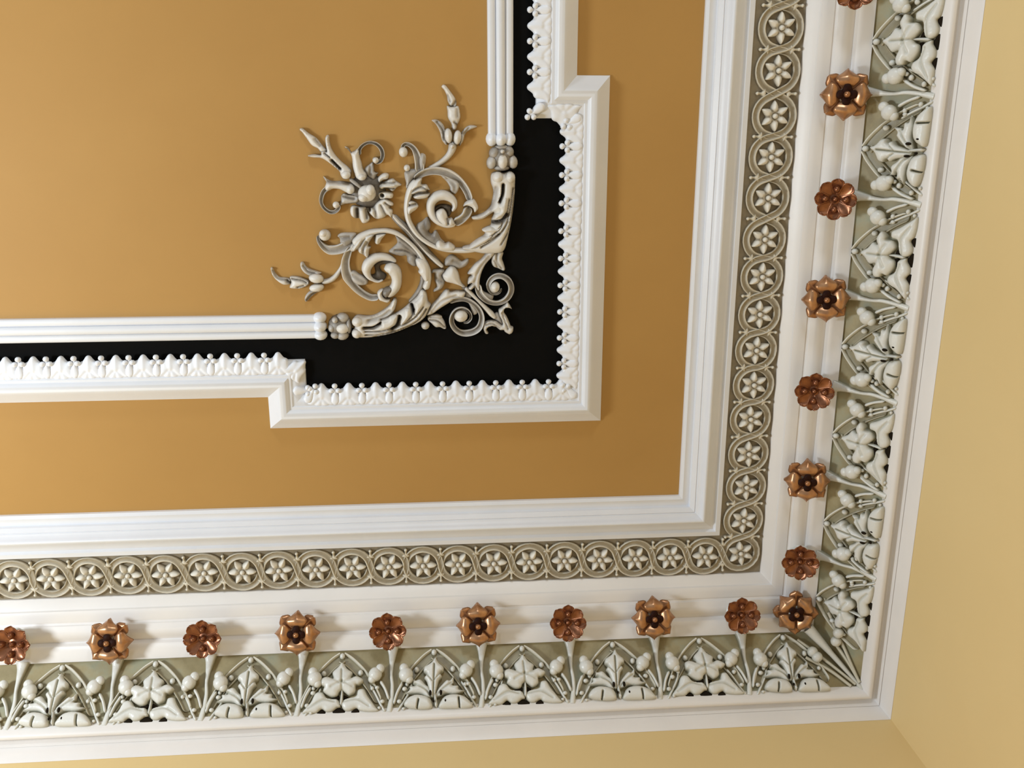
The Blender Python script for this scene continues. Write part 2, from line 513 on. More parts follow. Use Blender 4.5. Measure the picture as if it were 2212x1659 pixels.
def make_rosette():
    root = empty('plaster_rosette', (0, 0, 0))
    idm = lambda x, y, z: (x, y, -z)
    pm = MB()
    star = []; rg = []
    for k in range(6):
        a = k * math.pi / 3
        for r_, da in ((.0245, 0), (.0212, .13), (.0172, .30), (.0138, .5236), (.0172, -.30 + math.pi / 3), (.0212, -.13 + math.pi / 3)):
            star.append((r_ * math.cos(a + da), r_ * math.sin(a + da)))
        rg.append(([(.0125 * math.cos(a), .0125 * math.sin(a)), (.0200 * math.cos(a), .0200 * math.sin(a))], .0042, .55))
    gv = [([(.0090 * math.cos(k * math.pi / 3 + math.pi / 6), .0090 * math.sin(k * math.pi / 3 + math.pi / 6)), (.0135 * math.cos(k * math.pi / 3 + math.pi / 6), .0135 * math.sin(k * math.pi / 3 + math.pi / 6))], .0016, .4) for k in range(6)]
    relief(pm, star, .0075, idm, roll=.006, edge=.25, cell=.0012, smooth=3, t0=.5, t1=.92, z0=.003, ridges=rg, grooves=[([(0, 0), (.0001, 0)], .0078, .75)] + gv)
    pm.build('petals', M['rose'], root)
    dm = MB(); blob(dm, 0, 0, .0085, .0085, .0062, idm, 0, t0=.2, t1=.42); dm.build('hollow_disc', M['rose'], root)
    bm_ = MB(); blob(bm_, 0, 0, .0044, .0044, .006, idm, .0085, t0=.75, t1=1); bm_.build('centre_bead', M['rose'], root)
    return root


proto = make_rosette(); used = False
names = []
nb_ = len(RB)
rose_list = []
for i, p in enumerate(cb):
    if i == 0: continue
    j = len(cb) - i       # 1 = next to corner
    rose_list.append((p, 0.0, 'pale six-petalled rosette in the bottom ring band, %s left of the corner ring' % ORD[j - 1]))
rose_list.append((cc, math.radians(26), 'pale six-petalled plaster rosette in the corner ring of the guilloche band'))
for i, p in enumerate(cr[:-1]):
    rose_list.append((p, math.radians(30), 'pale six-petalled rosette in the right ring band, %s above the corner ring' % ORD[i]))
for p, ang, lab in rose_list:
    o = proto if not used else copy_tree(proto); used = True
    o.scale = (1.24, 1.24, 1.1)
    o.location = P(p[0], p[1], HB); o.rotation_euler = (0, 0, ang + random.uniform(-.08, .08))
    tag(o, lab, 'rosette', 'rosettes in the guilloche band')

# ------------------------------------------------------------------ copper flowers
def axes(X, Z):
    Z = Vector(Z).normalized(); X = Vector(X); X = (X - Z * X.dot(Z)).normalized(); Y = Z.cross(X)
    return Matrix((X, Y, Z)).transposed()


def petal_mesh(Rr, W, prof_w, zf, nr=12, nw=8, r0=.006):
    mb = MB(); vs = []
    for i in range(nr + 1):
        f = i / nr
        w = W * np.interp(f, [a for a, _ in prof_w], [b_ for _, b_ in prof_w])
        for j in range(nw + 1):
            s = -1 + 2 * j / nw
            vs.append((s * w, r0 + (Rr - r0) * f, zf(f, s)))
    fs = [(i * (nw + 1) + j, i * (nw + 1) + j + 1, (i + 1) * (nw + 1) + j + 1, (i + 1) * (nw + 1) + j) for i in range(nr) for j in range(nw)]
    mb.add(vs, fs); return mb


WA = [(0, .34), (.15, .60), (.35, .92), (.52, 1.0), (.64, .86), (.74, .56), (.84, .34), (.93, .18), (1, .03)]
WBK = [(0, .3), (.4, .7), (.65, 1.0), (.8, .95), (.9, .6), (1, .2)]
WB = [(0, .34), (.3, .66), (.6, .93), (.76, 1.0), (.88, .84), (.95, .58), (1, .22)]


def make_flower_a():
    root = empty('copper_flower', (0, 0, 0))
    zA = lambda f, s: .006 + .013 * math.sin(math.pi * min(1, f * 1.25 + .12) * .62) - .016 * f ** 3 - .007 * s * s * f + .0045 * (1 - abs(s)) ** 1.3 * f
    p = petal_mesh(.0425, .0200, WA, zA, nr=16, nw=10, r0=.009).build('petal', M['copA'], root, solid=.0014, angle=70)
    for k in range(1, 4):
        q = p.copy(); COL.objects.link(q); q.parent = root; q.rotation_euler = (0, 0, k * math.pi / 2)
    zB = lambda f, s: .001 + .006 * f - .003 * f * f - .004 * s * s * f + .003 * (1 - abs(s)) * f
    p = petal_mesh(.0440, .0135, WBK, zB, r0=.008).build('back_petal', M['copA'], root, solid=.0014, angle=70)
    p.rotation_euler = (0, 0, math.pi / 4)
    for k in range(1, 4):
        q = p.copy(); COL.objects.link(q); q.parent = root; q.rotation_euler = (0, 0, math.pi / 4 + k * math.pi / 2)
    idm = lambda x, y, z: (x, y, z)
    mb = MB()
    for k in range(4):
        a = k * math.pi / 2
        blob(mb, .0102 * math.cos(a), .0102 * math.sin(a), .0072, .0072, .0028, idm, .0160, nu=12, nv=7)
    blob(mb, 0, 0, .012, .012, .004, idm, .0140)
    mb.build('throat_shade', M['throatshade'], root)  # throat hole's shade painted onto solid raised lobes
    mb = MB(); blob(mb, 0, 0, .0056, .0056, .006, idm, .0190, nu=12, nv=8); mb.build('centre_bead', M['copA'], root)
    mb = MB(); blob(mb, 0, 0, .016, .016, .008, idm, -.002, t0=.6); blob(mb, 0, -.006, .010, .013, .018, idm, -.022, t0=.6)
    c = mb.build('calyx', M['frz'], root); c['label'] = 'white plaster calyx behind the copper petals'
    return root


def make_flower_b():
    root = empty('copper_flower', (0, 0, 0))
    zB = lambda f, s: .001 + .016 * f ** 1.5 - .006 * f ** 5 + .0055 * s * s * f
    p = petal_mesh(.036, .0122, WB, zB, nr=14, nw=10, r0=.003).build('petal', M['copB'], root, solid=.0014, angle=70)
    for k in range(1, 8):
        q = p.copy(); COL.objects.link(q); q.parent = root; q.rotation_euler = (0, 0, k * math.pi / 4)
    idm = lambda x, y, z: (x, y, z)
    mb = MB(); blob(mb, 0, 0, .0062, .0062, .009, idm, .005, nu=12, nv=8); blob(mb, 0, 0, .012, .012, .003, idm, .002, nu=14, nv=6)
    b0 = mb.build('stamen_bead', M['copB'], root)
    mb = MB(); blob(mb, 0, 0, .0062, .0070, .0085, idm, 0, nu=12, nv=8)
    b1 = mb.build('stamen_bead', M['copB'], root); b1.location = (0, .0175, .011)
    for k in range(1, 4):
        q = b1.copy(); COL.objects.link(q); q.parent = root; a = k * math.pi / 2
        q.location = (-.0175 * math.sin(a), .0175 * math.cos(a), .011); q.rotation_euler = (0, 0, a)
    mb = MB(); blob(mb, 0, 0, .029, .029, .006, idm, -.006, t0=.8); blob(mb, 0, -.006, .011, .013, .020, idm, -.024, t0=.7)
    c = mb.build('calyx', M['frz'], root); c['label'] = 'white plaster calyx behind the copper petals'
    return root


FLB = [(30, 1390, 'b'), (238, 1385, 'a'), (441, 1377, 'b'), (643, 1367, 'a'), (839, 1361, 'b'), (1033, 1349, 'a'), (1226, 1343, 'b'), (1411, 1334, 'a'), (1600, 1327, 'b')]
FLR = [(1728, 1210, 'b'), (1743, 1037, 'a'), (1758, 843, 'b'), (1784, 645, 'a'), (1803, 430, 'b'), (1827, 205, 'a'), (1846, -26, 'b')]
HFL = .094
pa, pb = make_flower_a(), make_flower_b()
usedf = {'a': False, 'b': False}


def place_flower(px, py, kind, X, Z, lab, spin=0):
    proto_ = pa if kind == 'a' else pb
    o = proto_ if not usedf[kind] else copy_tree(proto_); usedf[kind] = True
    w = spot(px, py, HFL)
    m = axes(X, Z) @ Matrix.Rotation(spin, 3, 'Z') * (1.15 if kind == 'a' else 1.13)
    mw = m.to_4x4(); mw.translation = P(w[0], w[1], HFL); o.matrix_world = mw
    tag(o, lab, 'flower', 'copper flowers along the cornice')
    return w


def fl_desc(k): return 'golden four-petalled copper flower' if k == 'a' else 'brown eight-petalled copper flower with beads'


stalk_t = {'b': [], 'r': []}
for i, (x, y, k) in enumerate(FLB):
    w = place_flower(x, y, k, (1, 0, 0), (-.05, -.30, -.95), '%s, %s flower to the left of the corner flower' % (fl_desc(k), ORD[len(FLB) - 1 - i]), random.uniform(-.06, .06))
    stalk_t['b'].append((w[0], k, '%s flower left of the corner' % ORD[len(FLB) - 1 - i]))
place_flower(1718, 1322, 'a', (1, -1, 0), (-.2, -.2, -.95), 'golden copper flower with four broad petals sitting at the cornice corner', math.radians(0))
for i, (x, y, k) in enumerate(FLR):
    w = place_flower(x, y, k, (1, 0, 0), (-.28, -.05, -.95), '%s, %s flower above the corner flower' % (fl_desc(k), ORD[i]), random.uniform(-.08, .08))
    stalk_t['r'].append((-w[1], k, '%s flower above the corner' % ORD[i]))

# ------------------------------------------------------------------ frieze: arches, leaves and budding stalks
GF = (900., 1200., 3.6867); HF = (560., 1270., 6.1444)


def fz(fr, pts, apex):
    """trace on the bottom frieze -> (t from the apex, s up the slope)"""
    o, T, S, N, SL = FB
    out = []
    for x, y in pts:
        q = ray_plane(fr[0] + x / fr[2], fr[1] + y / fr[2], o + N * .010, N) - o
        out.append((q @ T - apex, q @ S))
    return out


def apx(fr, x, y):
    o, T, S, N, SL = FB
    return float((ray_plane(fr[0] + x / fr[2], fr[1] + y / fr[2], o + N * .010, N) - o) @ T)


idl = lambda x, y, z: (x, y, z)
aI, aA, aS = apx(HF, 1102, 900), apx(GF, 1560, 715), apx(HF, 1735, 560)
kx = 1 / HF[2] / 1075        # metres per trace pixel, roughly


def make_arch():
    root = empty('pointed_arch', (0, 0, 0))
    AP = [(-1, 0, .2), (-1, .75, .8), (-.88, .9, .95), (-.74, .55, .7), (-.62, .28, .36), (0, .22, .28), (.46, .28, .36), (.56, .85, .85), (.72, 1.15, 1), (.88, 1.1, 1), (1, .75, .85), (1, 0, .2)]
    mb = MB()
    Lp = fz(HF, [(1102, 915), (1000, 985), (860, 1120), (740, 1270), (650, 1410), (570, 1560)], aI)
    for s in (1, -1):
        ribbon(mb, [(x * s, y) for x, y in Lp], [.0255, .0255, .0250, .0235, .021, .018], .0095, idl, AP, side=-s, cap=(False, True))
    mb.build('arch_band', M['frzband'], root)
    bs = []
    for x, y, r in ((1104, 905, 40), (858, 1138, 38), (1346, 1125, 38), (720, 1330, 28), (1500, 1330, 28)):
        (t, s), = fz(HF, [(x, y)], aI)
        b_ = MB(); blob(b_, 0, 0, r * kx, r * kx * 1.15, r * kx * 1.1, idl, .008, t0=.55, nu=12, nv=8)
        q = b_.build('arch_bead', M['frz'], root); q.location = (t, s, 0)
    return root


def ell(mb, fr, x, y, rx, ry, rz, z, apex, ang=0, point=0, t0=.35):
    (t, s), = fz(fr, [(x, y)], apex)
    k = 1 / fr[2] / 1075
    blob(mb, t, s, rx * k, ry * k * 1.08, rz * k, idl, z, ang, t0=t0, point=point)


def make_ivy():
    root = empty('ivy_leaf', (0, 0, 0))
    W = lambda p: fz(HF, p, aI)
    mb = MB()
    relief(mb, W([(1105, 990), (1165, 1070), (1240, 1130), (1222, 1200), (1300, 1178), (1385, 1235), (1330, 1290), (1282, 1300), (1275, 1380), (1200, 1425), (1140, 1390), (1100, 1360), (1060, 1385), (1030, 1435), (960, 1445), (880, 1405), (850, 1370), (868, 1320), (825, 1295), (826, 1218), (900, 1185), (985, 1205), (975, 1125), (1050, 1050)]),
           .012, idl, roll=.014, z0=.007, t0=.6, t1=1.0, cell=.0018, grooves=[(W([(1100, 1090), (1100, 1380)]), .0022, .3), (W([(1100, 1250), (960, 1330)]), .003, .22), (W([(1105, 1250), (1240, 1320)]), .003, .22), (W([(985, 1215), (1070, 1270)]), .003, .18), (W([(1225, 1215), (1130, 1270)]), .003, .18)],
           tilt=lambda x, y: .006 * math.exp(-((y - .055) / .018) ** 2))
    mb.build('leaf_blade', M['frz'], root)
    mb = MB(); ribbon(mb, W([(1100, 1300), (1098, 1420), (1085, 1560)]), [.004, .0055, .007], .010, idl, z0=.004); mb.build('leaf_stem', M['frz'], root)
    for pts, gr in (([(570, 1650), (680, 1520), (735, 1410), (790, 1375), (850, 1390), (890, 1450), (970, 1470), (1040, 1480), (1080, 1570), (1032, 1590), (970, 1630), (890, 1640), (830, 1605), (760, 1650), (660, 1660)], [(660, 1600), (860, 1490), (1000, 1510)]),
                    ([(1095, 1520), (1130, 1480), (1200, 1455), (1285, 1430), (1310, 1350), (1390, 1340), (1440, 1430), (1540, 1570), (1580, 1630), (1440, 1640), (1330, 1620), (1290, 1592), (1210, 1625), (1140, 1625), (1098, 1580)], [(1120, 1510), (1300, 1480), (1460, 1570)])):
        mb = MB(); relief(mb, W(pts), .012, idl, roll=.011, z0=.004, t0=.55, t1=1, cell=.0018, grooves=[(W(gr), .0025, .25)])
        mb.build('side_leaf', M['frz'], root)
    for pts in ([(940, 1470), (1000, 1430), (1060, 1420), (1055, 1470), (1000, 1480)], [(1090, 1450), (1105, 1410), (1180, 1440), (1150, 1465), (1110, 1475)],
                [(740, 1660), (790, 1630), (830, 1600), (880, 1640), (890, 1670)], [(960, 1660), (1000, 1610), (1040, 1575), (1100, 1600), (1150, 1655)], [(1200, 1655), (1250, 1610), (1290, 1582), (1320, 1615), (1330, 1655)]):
        mb = MB(); relief(mb, W(pts), .0035, idl, z0=.003, t0=1, t1=1, smooth=2, cell=.003); mb.build('gap_shade_patch', M['gap_shade'], root)['label'] = 'dark patch painted as the shade in a gap between the leaves'  # solid patch, nothing is cut; the gap's shade is its colour
    return root


def make_acanthus():
    root = empty('acanthus_leaf', (0, 0, 0))
    W = lambda p: fz(GF, p, aA)
    mb = MB()
    relief(mb, W([(1577, 752), (1596, 785), (1618, 806), (1645, 828), (1650, 858), (1630, 878), (1642, 905), (1622, 935), (1614, 990), (1604, 1050), (1575, 1060), (1550, 1000), (1530, 945), (1508, 915), (1520, 885), (1496, 862), (1502, 828), (1532, 806), (1556, 786)]),
           .014, idl, roll=.010, z0=.009, t0=.6, t1=1, cell=.0017, grooves=[(W([(1574, 810), (1590, 1050)]), .0018, .42), (W([(1634, 868), (1590, 930)]), .0016, .28), (W([(1512, 876), (1570, 940)]), .0016, .28)])
    mb.build('leaf_blade', M['frz'], root)
    for pts, gr in (([(1575, 1060), (1555, 990), (1520, 962), (1478, 922), (1440, 930), (1414, 918), (1424, 958), (1442, 972), (1400, 978), (1402, 1004), (1372, 1034), (1440, 1034), (1500, 1040), (1540, 1065)], [(1440, 960), (1520, 1000), (1570, 1050)]),
                    ([(1610, 1060), (1615, 1010), (1650, 962), (1682, 928), (1708, 930), (1732, 902), (1738, 948), (1730, 968), (1776, 972), (1784, 1000), (1830, 1012), (1765, 1038), (1690, 1035), (1650, 1050)], [(1720, 950), (1660, 1000), (1620, 1050)])):
        mb = MB(); relief(mb, W(pts), .013, idl, roll=.010, z0=.006, t0=.55, t1=1, cell=.0017, grooves=[(W(gr), .0022, .3)])
        mb.build('side_lobe', M['frz'], root)
    mb = MB(); ribbon(mb, W([(1590, 960), (1605, 1050), (1625, 1140)]), [.004, .006, .008], .012, idl, z0=.006); mb.build('leaf_stem', M['frz'], root)
    for pts, gr in (([(1375, 1130), (1390, 1075), (1440, 1045), (1500, 1045), (1560, 1065), (1590, 1110), (1580, 1150), (1480, 1155)], [(1475, 1150), (1480, 1085)]),
                    ([(1650, 1145), (1655, 1090), (1690, 1050), (1760, 1038), (1830, 1055), (1885, 1100), (1900, 1140), (1780, 1150)], [(1805, 1145), (1790, 1070)])):
        mb = MB(); relief(mb, W(pts), .016, idl, roll=.012, z0=.006, t0=.65, t1=1, cell=.0017, grooves=[(W(gr), .0016, .7)])
        mb.build('curled_leaf', M['frz'], root)
    for x, y, rx, ry in ((1566, 1036, 11, 22), (1648, 1034, 12, 22), (1597, 1100, 9, 12), (1690, 1098, 9, 14)):
        mb = MB(); ell(mb, GF, x, y, rx, ry, 14, .0195, aA); mb.build('gap_shade_patch', M['gap_shade'], root)['label'] = 'dark lump painted as the shade of a hole in the leaf'  # raised dark lump coloured as the shade inside a hole
    return root


def make_stalk():
    root = empty('budding_stalk', (0, 0, 0))
    W = lambda p: fz(HF, p, aS)
    mb = MB()
    ribbon(mb, W([(1740, 790), (1738, 880), (1728, 1010), (1722, 1150), (1735, 1290), (1725, 1450), (1690, 1640)]), [.026, .0175, .0100, .0068, .0078, .010, .013], .007, idl, z0=.001, zs=[.008, .006, .005, .004, .003, .003, .002], cap=(False, False))
    mb.build('stem', M['frz'], root)
    for cxs, main, tip, br in ((-1, (1512, 1160, 100, 98), (1578, 1088, 66, 66), [(1575, 1230), (1640, 1340), (1690, 1480)]), (1, (1918, 1165, 106, 102), (1892, 1080, 68, 66), [(1870, 1260), (1800, 1390), (1755, 1540)])):
        mb = MB(); ell(mb, HF, *main, 92, .016, aS, ang=.3 * cxs); ell(mb, HF, *tip, 60, .018, aS); ell(mb, HF, main[0] + 40 * cxs, main[1] + 62, 62, 58, 66, .016, aS)
        bd = mb.build('bud', M['frz'], root)
        mb = MB(); ribbon(mb, W(br), [.007, .006, .006], .007, idl, z0=.006); mb.build('bud_stem', M['frz'], root)
    mb = MB(); ribbon(mb, W([(1440, 1280), (1510, 1400), (1590, 1560), (1640, 1640)]), [.005, .005, .006, .006], .006, idl, z0=.003); mb.build('bud_stem', M['frz'], root)
    mb = MB(); ribbon(mb, W([(2000, 1270), (1950, 1400), (1850, 1560), (1800, 1640)]), [.005, .005, .006, .006], .006, idl, z0=.003); mb.build('bud_stem', M['frz'], root)
    for x, y, r in ((1532, 1322, 34), (1602, 1505, 34), (1900, 1340, 38), (1828, 1505, 36), (1560, 1590, 26), (1885, 1600, 24)):
        mb = MB(); ell(mb, HF, x, y, r, r * .8, r, .008, aS, t0=.6); mb.build('berry', M['frz'], root)
    return root


def frieze_matrix(run, t):
    o, T, S, N, SL = FB if run == 'b' else FR
    q = o + T * t
    w = lambda d: Vector((d[0] + SH * d[1], d[1], -d[2])).normalized()
    m = Matrix((w(T), w(S), w(N))).transposed().to_4x4(); m.translation = P(*q)
    return m


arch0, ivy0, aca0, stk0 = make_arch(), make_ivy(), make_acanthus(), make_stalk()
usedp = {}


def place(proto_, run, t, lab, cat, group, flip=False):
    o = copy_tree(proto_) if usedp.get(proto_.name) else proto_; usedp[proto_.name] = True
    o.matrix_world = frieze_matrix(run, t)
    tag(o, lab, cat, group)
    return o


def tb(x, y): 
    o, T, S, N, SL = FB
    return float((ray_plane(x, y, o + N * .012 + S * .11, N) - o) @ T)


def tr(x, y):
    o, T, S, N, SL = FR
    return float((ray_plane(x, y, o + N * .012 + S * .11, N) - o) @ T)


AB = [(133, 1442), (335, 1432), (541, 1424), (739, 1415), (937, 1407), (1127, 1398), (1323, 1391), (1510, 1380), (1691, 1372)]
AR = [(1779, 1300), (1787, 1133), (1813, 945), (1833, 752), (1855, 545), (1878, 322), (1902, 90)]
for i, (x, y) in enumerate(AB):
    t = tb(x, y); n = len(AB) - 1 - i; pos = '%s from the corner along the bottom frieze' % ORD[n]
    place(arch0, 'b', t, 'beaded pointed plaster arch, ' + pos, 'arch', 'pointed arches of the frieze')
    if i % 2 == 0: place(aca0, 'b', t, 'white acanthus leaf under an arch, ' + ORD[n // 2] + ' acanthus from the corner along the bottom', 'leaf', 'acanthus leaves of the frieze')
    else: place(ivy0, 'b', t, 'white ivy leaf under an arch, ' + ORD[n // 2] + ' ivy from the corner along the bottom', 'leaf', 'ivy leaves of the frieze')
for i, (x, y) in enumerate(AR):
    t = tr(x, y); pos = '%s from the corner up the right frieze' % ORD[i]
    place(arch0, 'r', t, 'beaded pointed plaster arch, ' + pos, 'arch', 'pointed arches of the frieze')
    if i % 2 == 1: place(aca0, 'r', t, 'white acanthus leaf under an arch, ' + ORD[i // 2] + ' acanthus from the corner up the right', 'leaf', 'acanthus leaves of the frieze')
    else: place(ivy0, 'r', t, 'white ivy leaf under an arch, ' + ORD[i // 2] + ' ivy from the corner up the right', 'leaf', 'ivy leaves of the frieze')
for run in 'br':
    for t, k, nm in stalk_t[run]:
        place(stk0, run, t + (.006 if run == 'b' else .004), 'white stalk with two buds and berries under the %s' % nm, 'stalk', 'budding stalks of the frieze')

# the mitred corner: stalk of the corner flower and rays running into the angle
cs = empty('corner_stalk', P(U0 + LV[9][0], V0 + LV[9][1], LV[9][2]))
tag(cs, 'pale plaster stalk with rays running into the frieze corner behind the corner flower', 'stalk')
c8, c9 = np.array([U0 + LV[8][0] - .012, V0 + LV[8][1] - .012, LV[8][2] + .024]), np.array([U0 + LV[9][0] + .004, V0 + LV[9][1] + .004, LV[9][2] + .004])


def tube(mb, pts, rad, nseg=8, tone=.8):
    c = catmull(pts, 6); rr = np.interp(np.linspace(0, 1, len(c)), np.linspace(0, 1, len(rad)), rad)
    vs = []
    for i, p in enumerate(c):
        tg = c[min(i + 1, len(c) - 1)] - c[max(i - 1, 0)]; tg = tg / np.linalg.norm(tg)
        a = np.cross(tg, [0, 0, 1.]); a /= np.linalg.norm(a); b_ = np.cross(tg, a)
        for k in range(nseg):
            th = 2 * math.pi * k / nseg
            vs.append(P(*(p + rr[i] * (math.cos(th) * a + math.sin(th) * b_))))
    fs = [(i * nseg + k, i * nseg + (k + 1) % nseg, (i + 1) * nseg + (k + 1) % nseg, (i + 1) * nseg + k) for i in range(len(c) - 1) for k in range(nseg)]
    mb.add(vs, fs, tone)


mid = (c8 + c9) / 2
mb = MB(); tube(mb, [c8 - [.010, .010, 0], c8 * .6 + c9 * .4, mid * .5 + c9 * .5, c9], [.013, .0065, .0045, .006]); mb.build('stem', M['frz'], cs, local=False)
def on_frieze(x, y, lift=.006):
    fr_ = FB if (y - 1322) > 1.18 * (x - 1718) else FR
    return ray_plane(x, y, fr_[0] + fr_[3] * lift, fr_[3])


vtx = on_frieze(1856, 1484, .004)
for pts in ([(1722, 1382), (1790, 1432), (1848, 1478)], [(1740, 1420), (1795, 1450), (1838, 1482)], [(1768, 1380), (1815, 1430), (1852, 1476)], [(1790, 1322), (1822, 1396), (1856, 1474)], [(1806, 1392), (1832, 1430), (1857, 1474)]):
    mb = MB(); tube(mb, [on_frieze(*q) for q in pts], [.0042, .0036, .0034]); mb.build('ray', M['frzband'], cs, local=False)
for px_, py_ in ((1811, 1367), (1806, 1385), (1765, 1419), (1755, 1408)):
    k = MB(); w = ray_plane(px_, py_, FR[0] + FR[3] * .016 if px_ > 1780 else FB[0] + FB[3] * .016, FR[3] if px_ > 1780 else FB[3])
    blob(k, w[0], w[1], .0125, .0125, .011, lambda x, y, z: P(x, y, w[2] + z), 0, t0=.5); k.build('bud', M['frz'], cs, local=False)

# ------------------------------------------------------------------ stepped white frame round the black field
fx = lambda x, y: np.array(spot(x, y, 0.003))
A_ = fx(580.5, 858.5); B_ = fx(581.7, 922); C_ = fx(1299.5, 912.4); D_ = fx(1316.3, 162.7); E_ = fx(1247, 162.7)
vA, vB, uC, uE, vD, uA = A_[1], (B_[1] + C_[1]) / 2, (C_[0] + D_[0]) / 2, E_[0], (D_[1] + E_[1]) / 2, (A_[0] + B_[0]) / 2
PATH = [(UF, vA), (uA, vA), (uA, vB), (uC, vB), (uC, vD), (uE, vD), (uE, VF)]


def sweep_path(path, prof, hf=P):
    """prof: (inset towards the room side = left of travel, drop)"""
    path = [np.array(p, float) for p in path]; n = len(path); k = len(prof); vs = []
    for i in range(n):
        d1 = path[i] - path[i - 1] if i > 0 else path[1] - path[0]
        d2 = path[i + 1] - path[i] if i < n - 1 else d1
        d1 = d1 / np.linalg.norm(d1); d2 = d2 / np.linalg.norm(d2)
        n1 = np.array([d1[1], -d1[0]]); n2 = np.array([d2[1], -d2[0]])
        m_ = (n1 + n2) / (1 + n1 @ n2)
        for o_, h in prof: q = path[i] + m_ * o_; vs.append(hf(q[0], q[1], h))
    return vs, [(i * k + j, i * k + j + 1, (i + 1) * k + j + 1, (i + 1) * k + j) for i in range(n - 1) for j in range(k - 1)]


FP_ = [(0, 0), (.0005, .003), (.010, .011), (.020, .021), (.0245, .0255)]
FP_ += [(.0245 + .021 * f, .0255 + .006 * math.sin(math.pi * f)) for f in (.15, .3, .5, .7, .85)] + [(.0455, .0250), (.047, .0225), (.0525, .0225), (.0545, .0200), (.060, .0185), (.068, .0150), (.076, .0105), (.0815, .007), (.0825, .001)]
mb = MB(); vs, fs = sweep_path(PATH, FP_); mb.add(vs, fs)
frame = tag(mb.build('trim_6', M['white'], local=False, angle=30), 'stepped white frame moulding with leaf edging round the black field', 'moulding', kind='structure')

# leaf edging: pointed leaves and three-ball sprigs in turn
lf = MB(); idm = lambda x, y, z: (x, y, -z)
relief(lf, [(0, .0450), (.0045, .0430), (.0085, .0375), (.0120, .0335), (.017, .0315), (.0205, .027), (.0215, .018), (.0235, .010), (.0285, .003), (.014, -.001), (0, -.002), (-.014, -.001), (-.0285, .003), (-.0235, .010), (-.0215, .018), (-.0205, .027), (-.017, .0315), (-.0120, .0335), (-.0085, .0375), (-.0045, .0430)], .0065, idm, roll=.012, edge=.2, cell=.0022, t0=1,
       grooves=[([(-.016, .001), (-.004, .013)], .003, .3), ([(.016, .001), (.004, .013)], .003, .3), ([(0, -.002), (0, .010)], .003, .22)], ridges=[([(0, .044), (0, .020)], .0045, .25)],
       tilt=lambda x, y: .010 - .20 * y)
LEAF = lf.build('edge_leaf', M['leafwhite'], frame)
tf = MB()
relief(tf, [(0, .040), (.0035, .034), (.0045, .026), (.008, .018), (.009, .006), (0, .0), (-.009, .006), (-.008, .018), (-.0045, .026), (-.0035, .034)], .008, idm, cell=.002, t0=1, tilt=lambda x, y: .010 - .2 * y)
blob(tf, 0, .0405, .0062, .0058, .0065, idm, .008, nu=10, nv=7); blob(tf, .0072, .0305, .0060, .0056, .0062, idm, .0095, nu=10, nv=7); blob(tf, -.0072, .0305, .0060, .0056, .0062, idm, .0095, nu=10, nv=7)
TREF = tf.build('edge_sprig', M['leafwhite'], frame)
fi = frame.matrix_world.inverted(); first = {LEAF.name: True, TREF.name: True}
BASE = .0555


def edging(p, d, proto_, sc=1.0):
    """p: plan point on the leaf base line, d: direction of the tip"""
    if first[proto_.name]: o = proto_; first[proto_.name] = False
    else: o = proto_.copy(); COL.objects.link(o); o.parent = frame
    o.location = fi @ P(p[0], p[1], .008)
    o.rotation_euler = (0, 0, math.atan2(d[1], d[0]) - math.pi / 2)
    o.scale = (sc, 1, 1)


def run_edge(p, q, d, pit=.0555, start=None, ends=(.5, .5)):
    p, q = np.array(p), np.array(q); Lg = np.linalg.norm(q - p); n = max(1, round((Lg) / pit)); s = Lg / n
    for i in range(n):
        edging(p + (q - p) * (i + .5) / n, d, LEAF, s / .0555)
        if i < n - 1: edging(p + (q - p) * (i + 1) / n, d, TREF)
    return


run_edge((uA + BASE, vA - BASE), (-1.12, vA - BASE), (0, -1))
edging((uA + BASE - .004, vA - BASE + .006), (.72, -.70), LEAF, .8)
edging((uA + BASE, (vA + vB) / 2 - BASE + .002), (1, .05), TREF)
run_edge((uA + BASE + .030, vB - BASE), (uC - BASE - .006, vB - BASE), (0, -1))
edging((uA + BASE + .026, vB - BASE - .006), (.5, -.86), TREF)
edging((uC - BASE - .004, vB - BASE - .004), (-.7, -.7), TREF)
run_edge((uC - BASE, vB - BASE - .024), (uC - BASE, vD + BASE + .024), (-1, 0))
edging((uC - BASE - .004, vD + BASE + .022), (-.86, .5), TREF)
run_edge((uC - BASE - .004, vD + BASE), (uE - BASE - .004, vD + BASE), (0, 1))
edging((uE - BASE - .012, vD + BASE + .000), (-.80, .60), TREF)
run_edge((uE - BASE, vD + BASE - .004), (uE - BASE, -1.06), (-1, 0))

# ------------------------------------------------------------------ black painted field
def pl(pts): return [spot(*p, 0.001) for p in pts]


hr = [spot(*p, .004) for p in ((0, 712.5), (277, 711.5), (680, 707.5))]
vr = (hr[0][1] + hr[2][1]) / 2
vrd = [spot(*p, .004) for p in ((1079.3, 0), (1082.5, 284))]
urd = (vrd[0][0] + vrd[1][0]) / 2
inner = [(UF, vr)] + pl([(740, 709), (800, 708), (860, 700), (915, 680), (955, 655), (985, 636), (1004, 630), (1012, 612), (1024, 588), (1045, 565), (1066, 535), (1079, 500), (1084, 440), (1083, 380)]) + [(urd, VF)]
outer = [(UF, vA - .070), (uA + .07, vA - .070), (uA + .07, vB - .07), (uC - .07, vB - .07), (uC - .07, vD + .07), (uE - .07, vD + .07), (uE - .07, VF)]
loop = inner + outer[::-1]
res = delaunay_2d_cdt([Vector(p) for p in loop], [(i, (i + 1) % len(loop)) for i in range(len(loop))], [], 1, 1e-7)
mb = MB(); mb.add([P(v[0], v[1], .001) for v in res[0]], [tuple(f) for f in res[2]])
tag(mb.build('trim_7', M['black'], local=False), 'flat black painted field between the reeded rods and the stepped white frame', 'painted field', kind='structure')

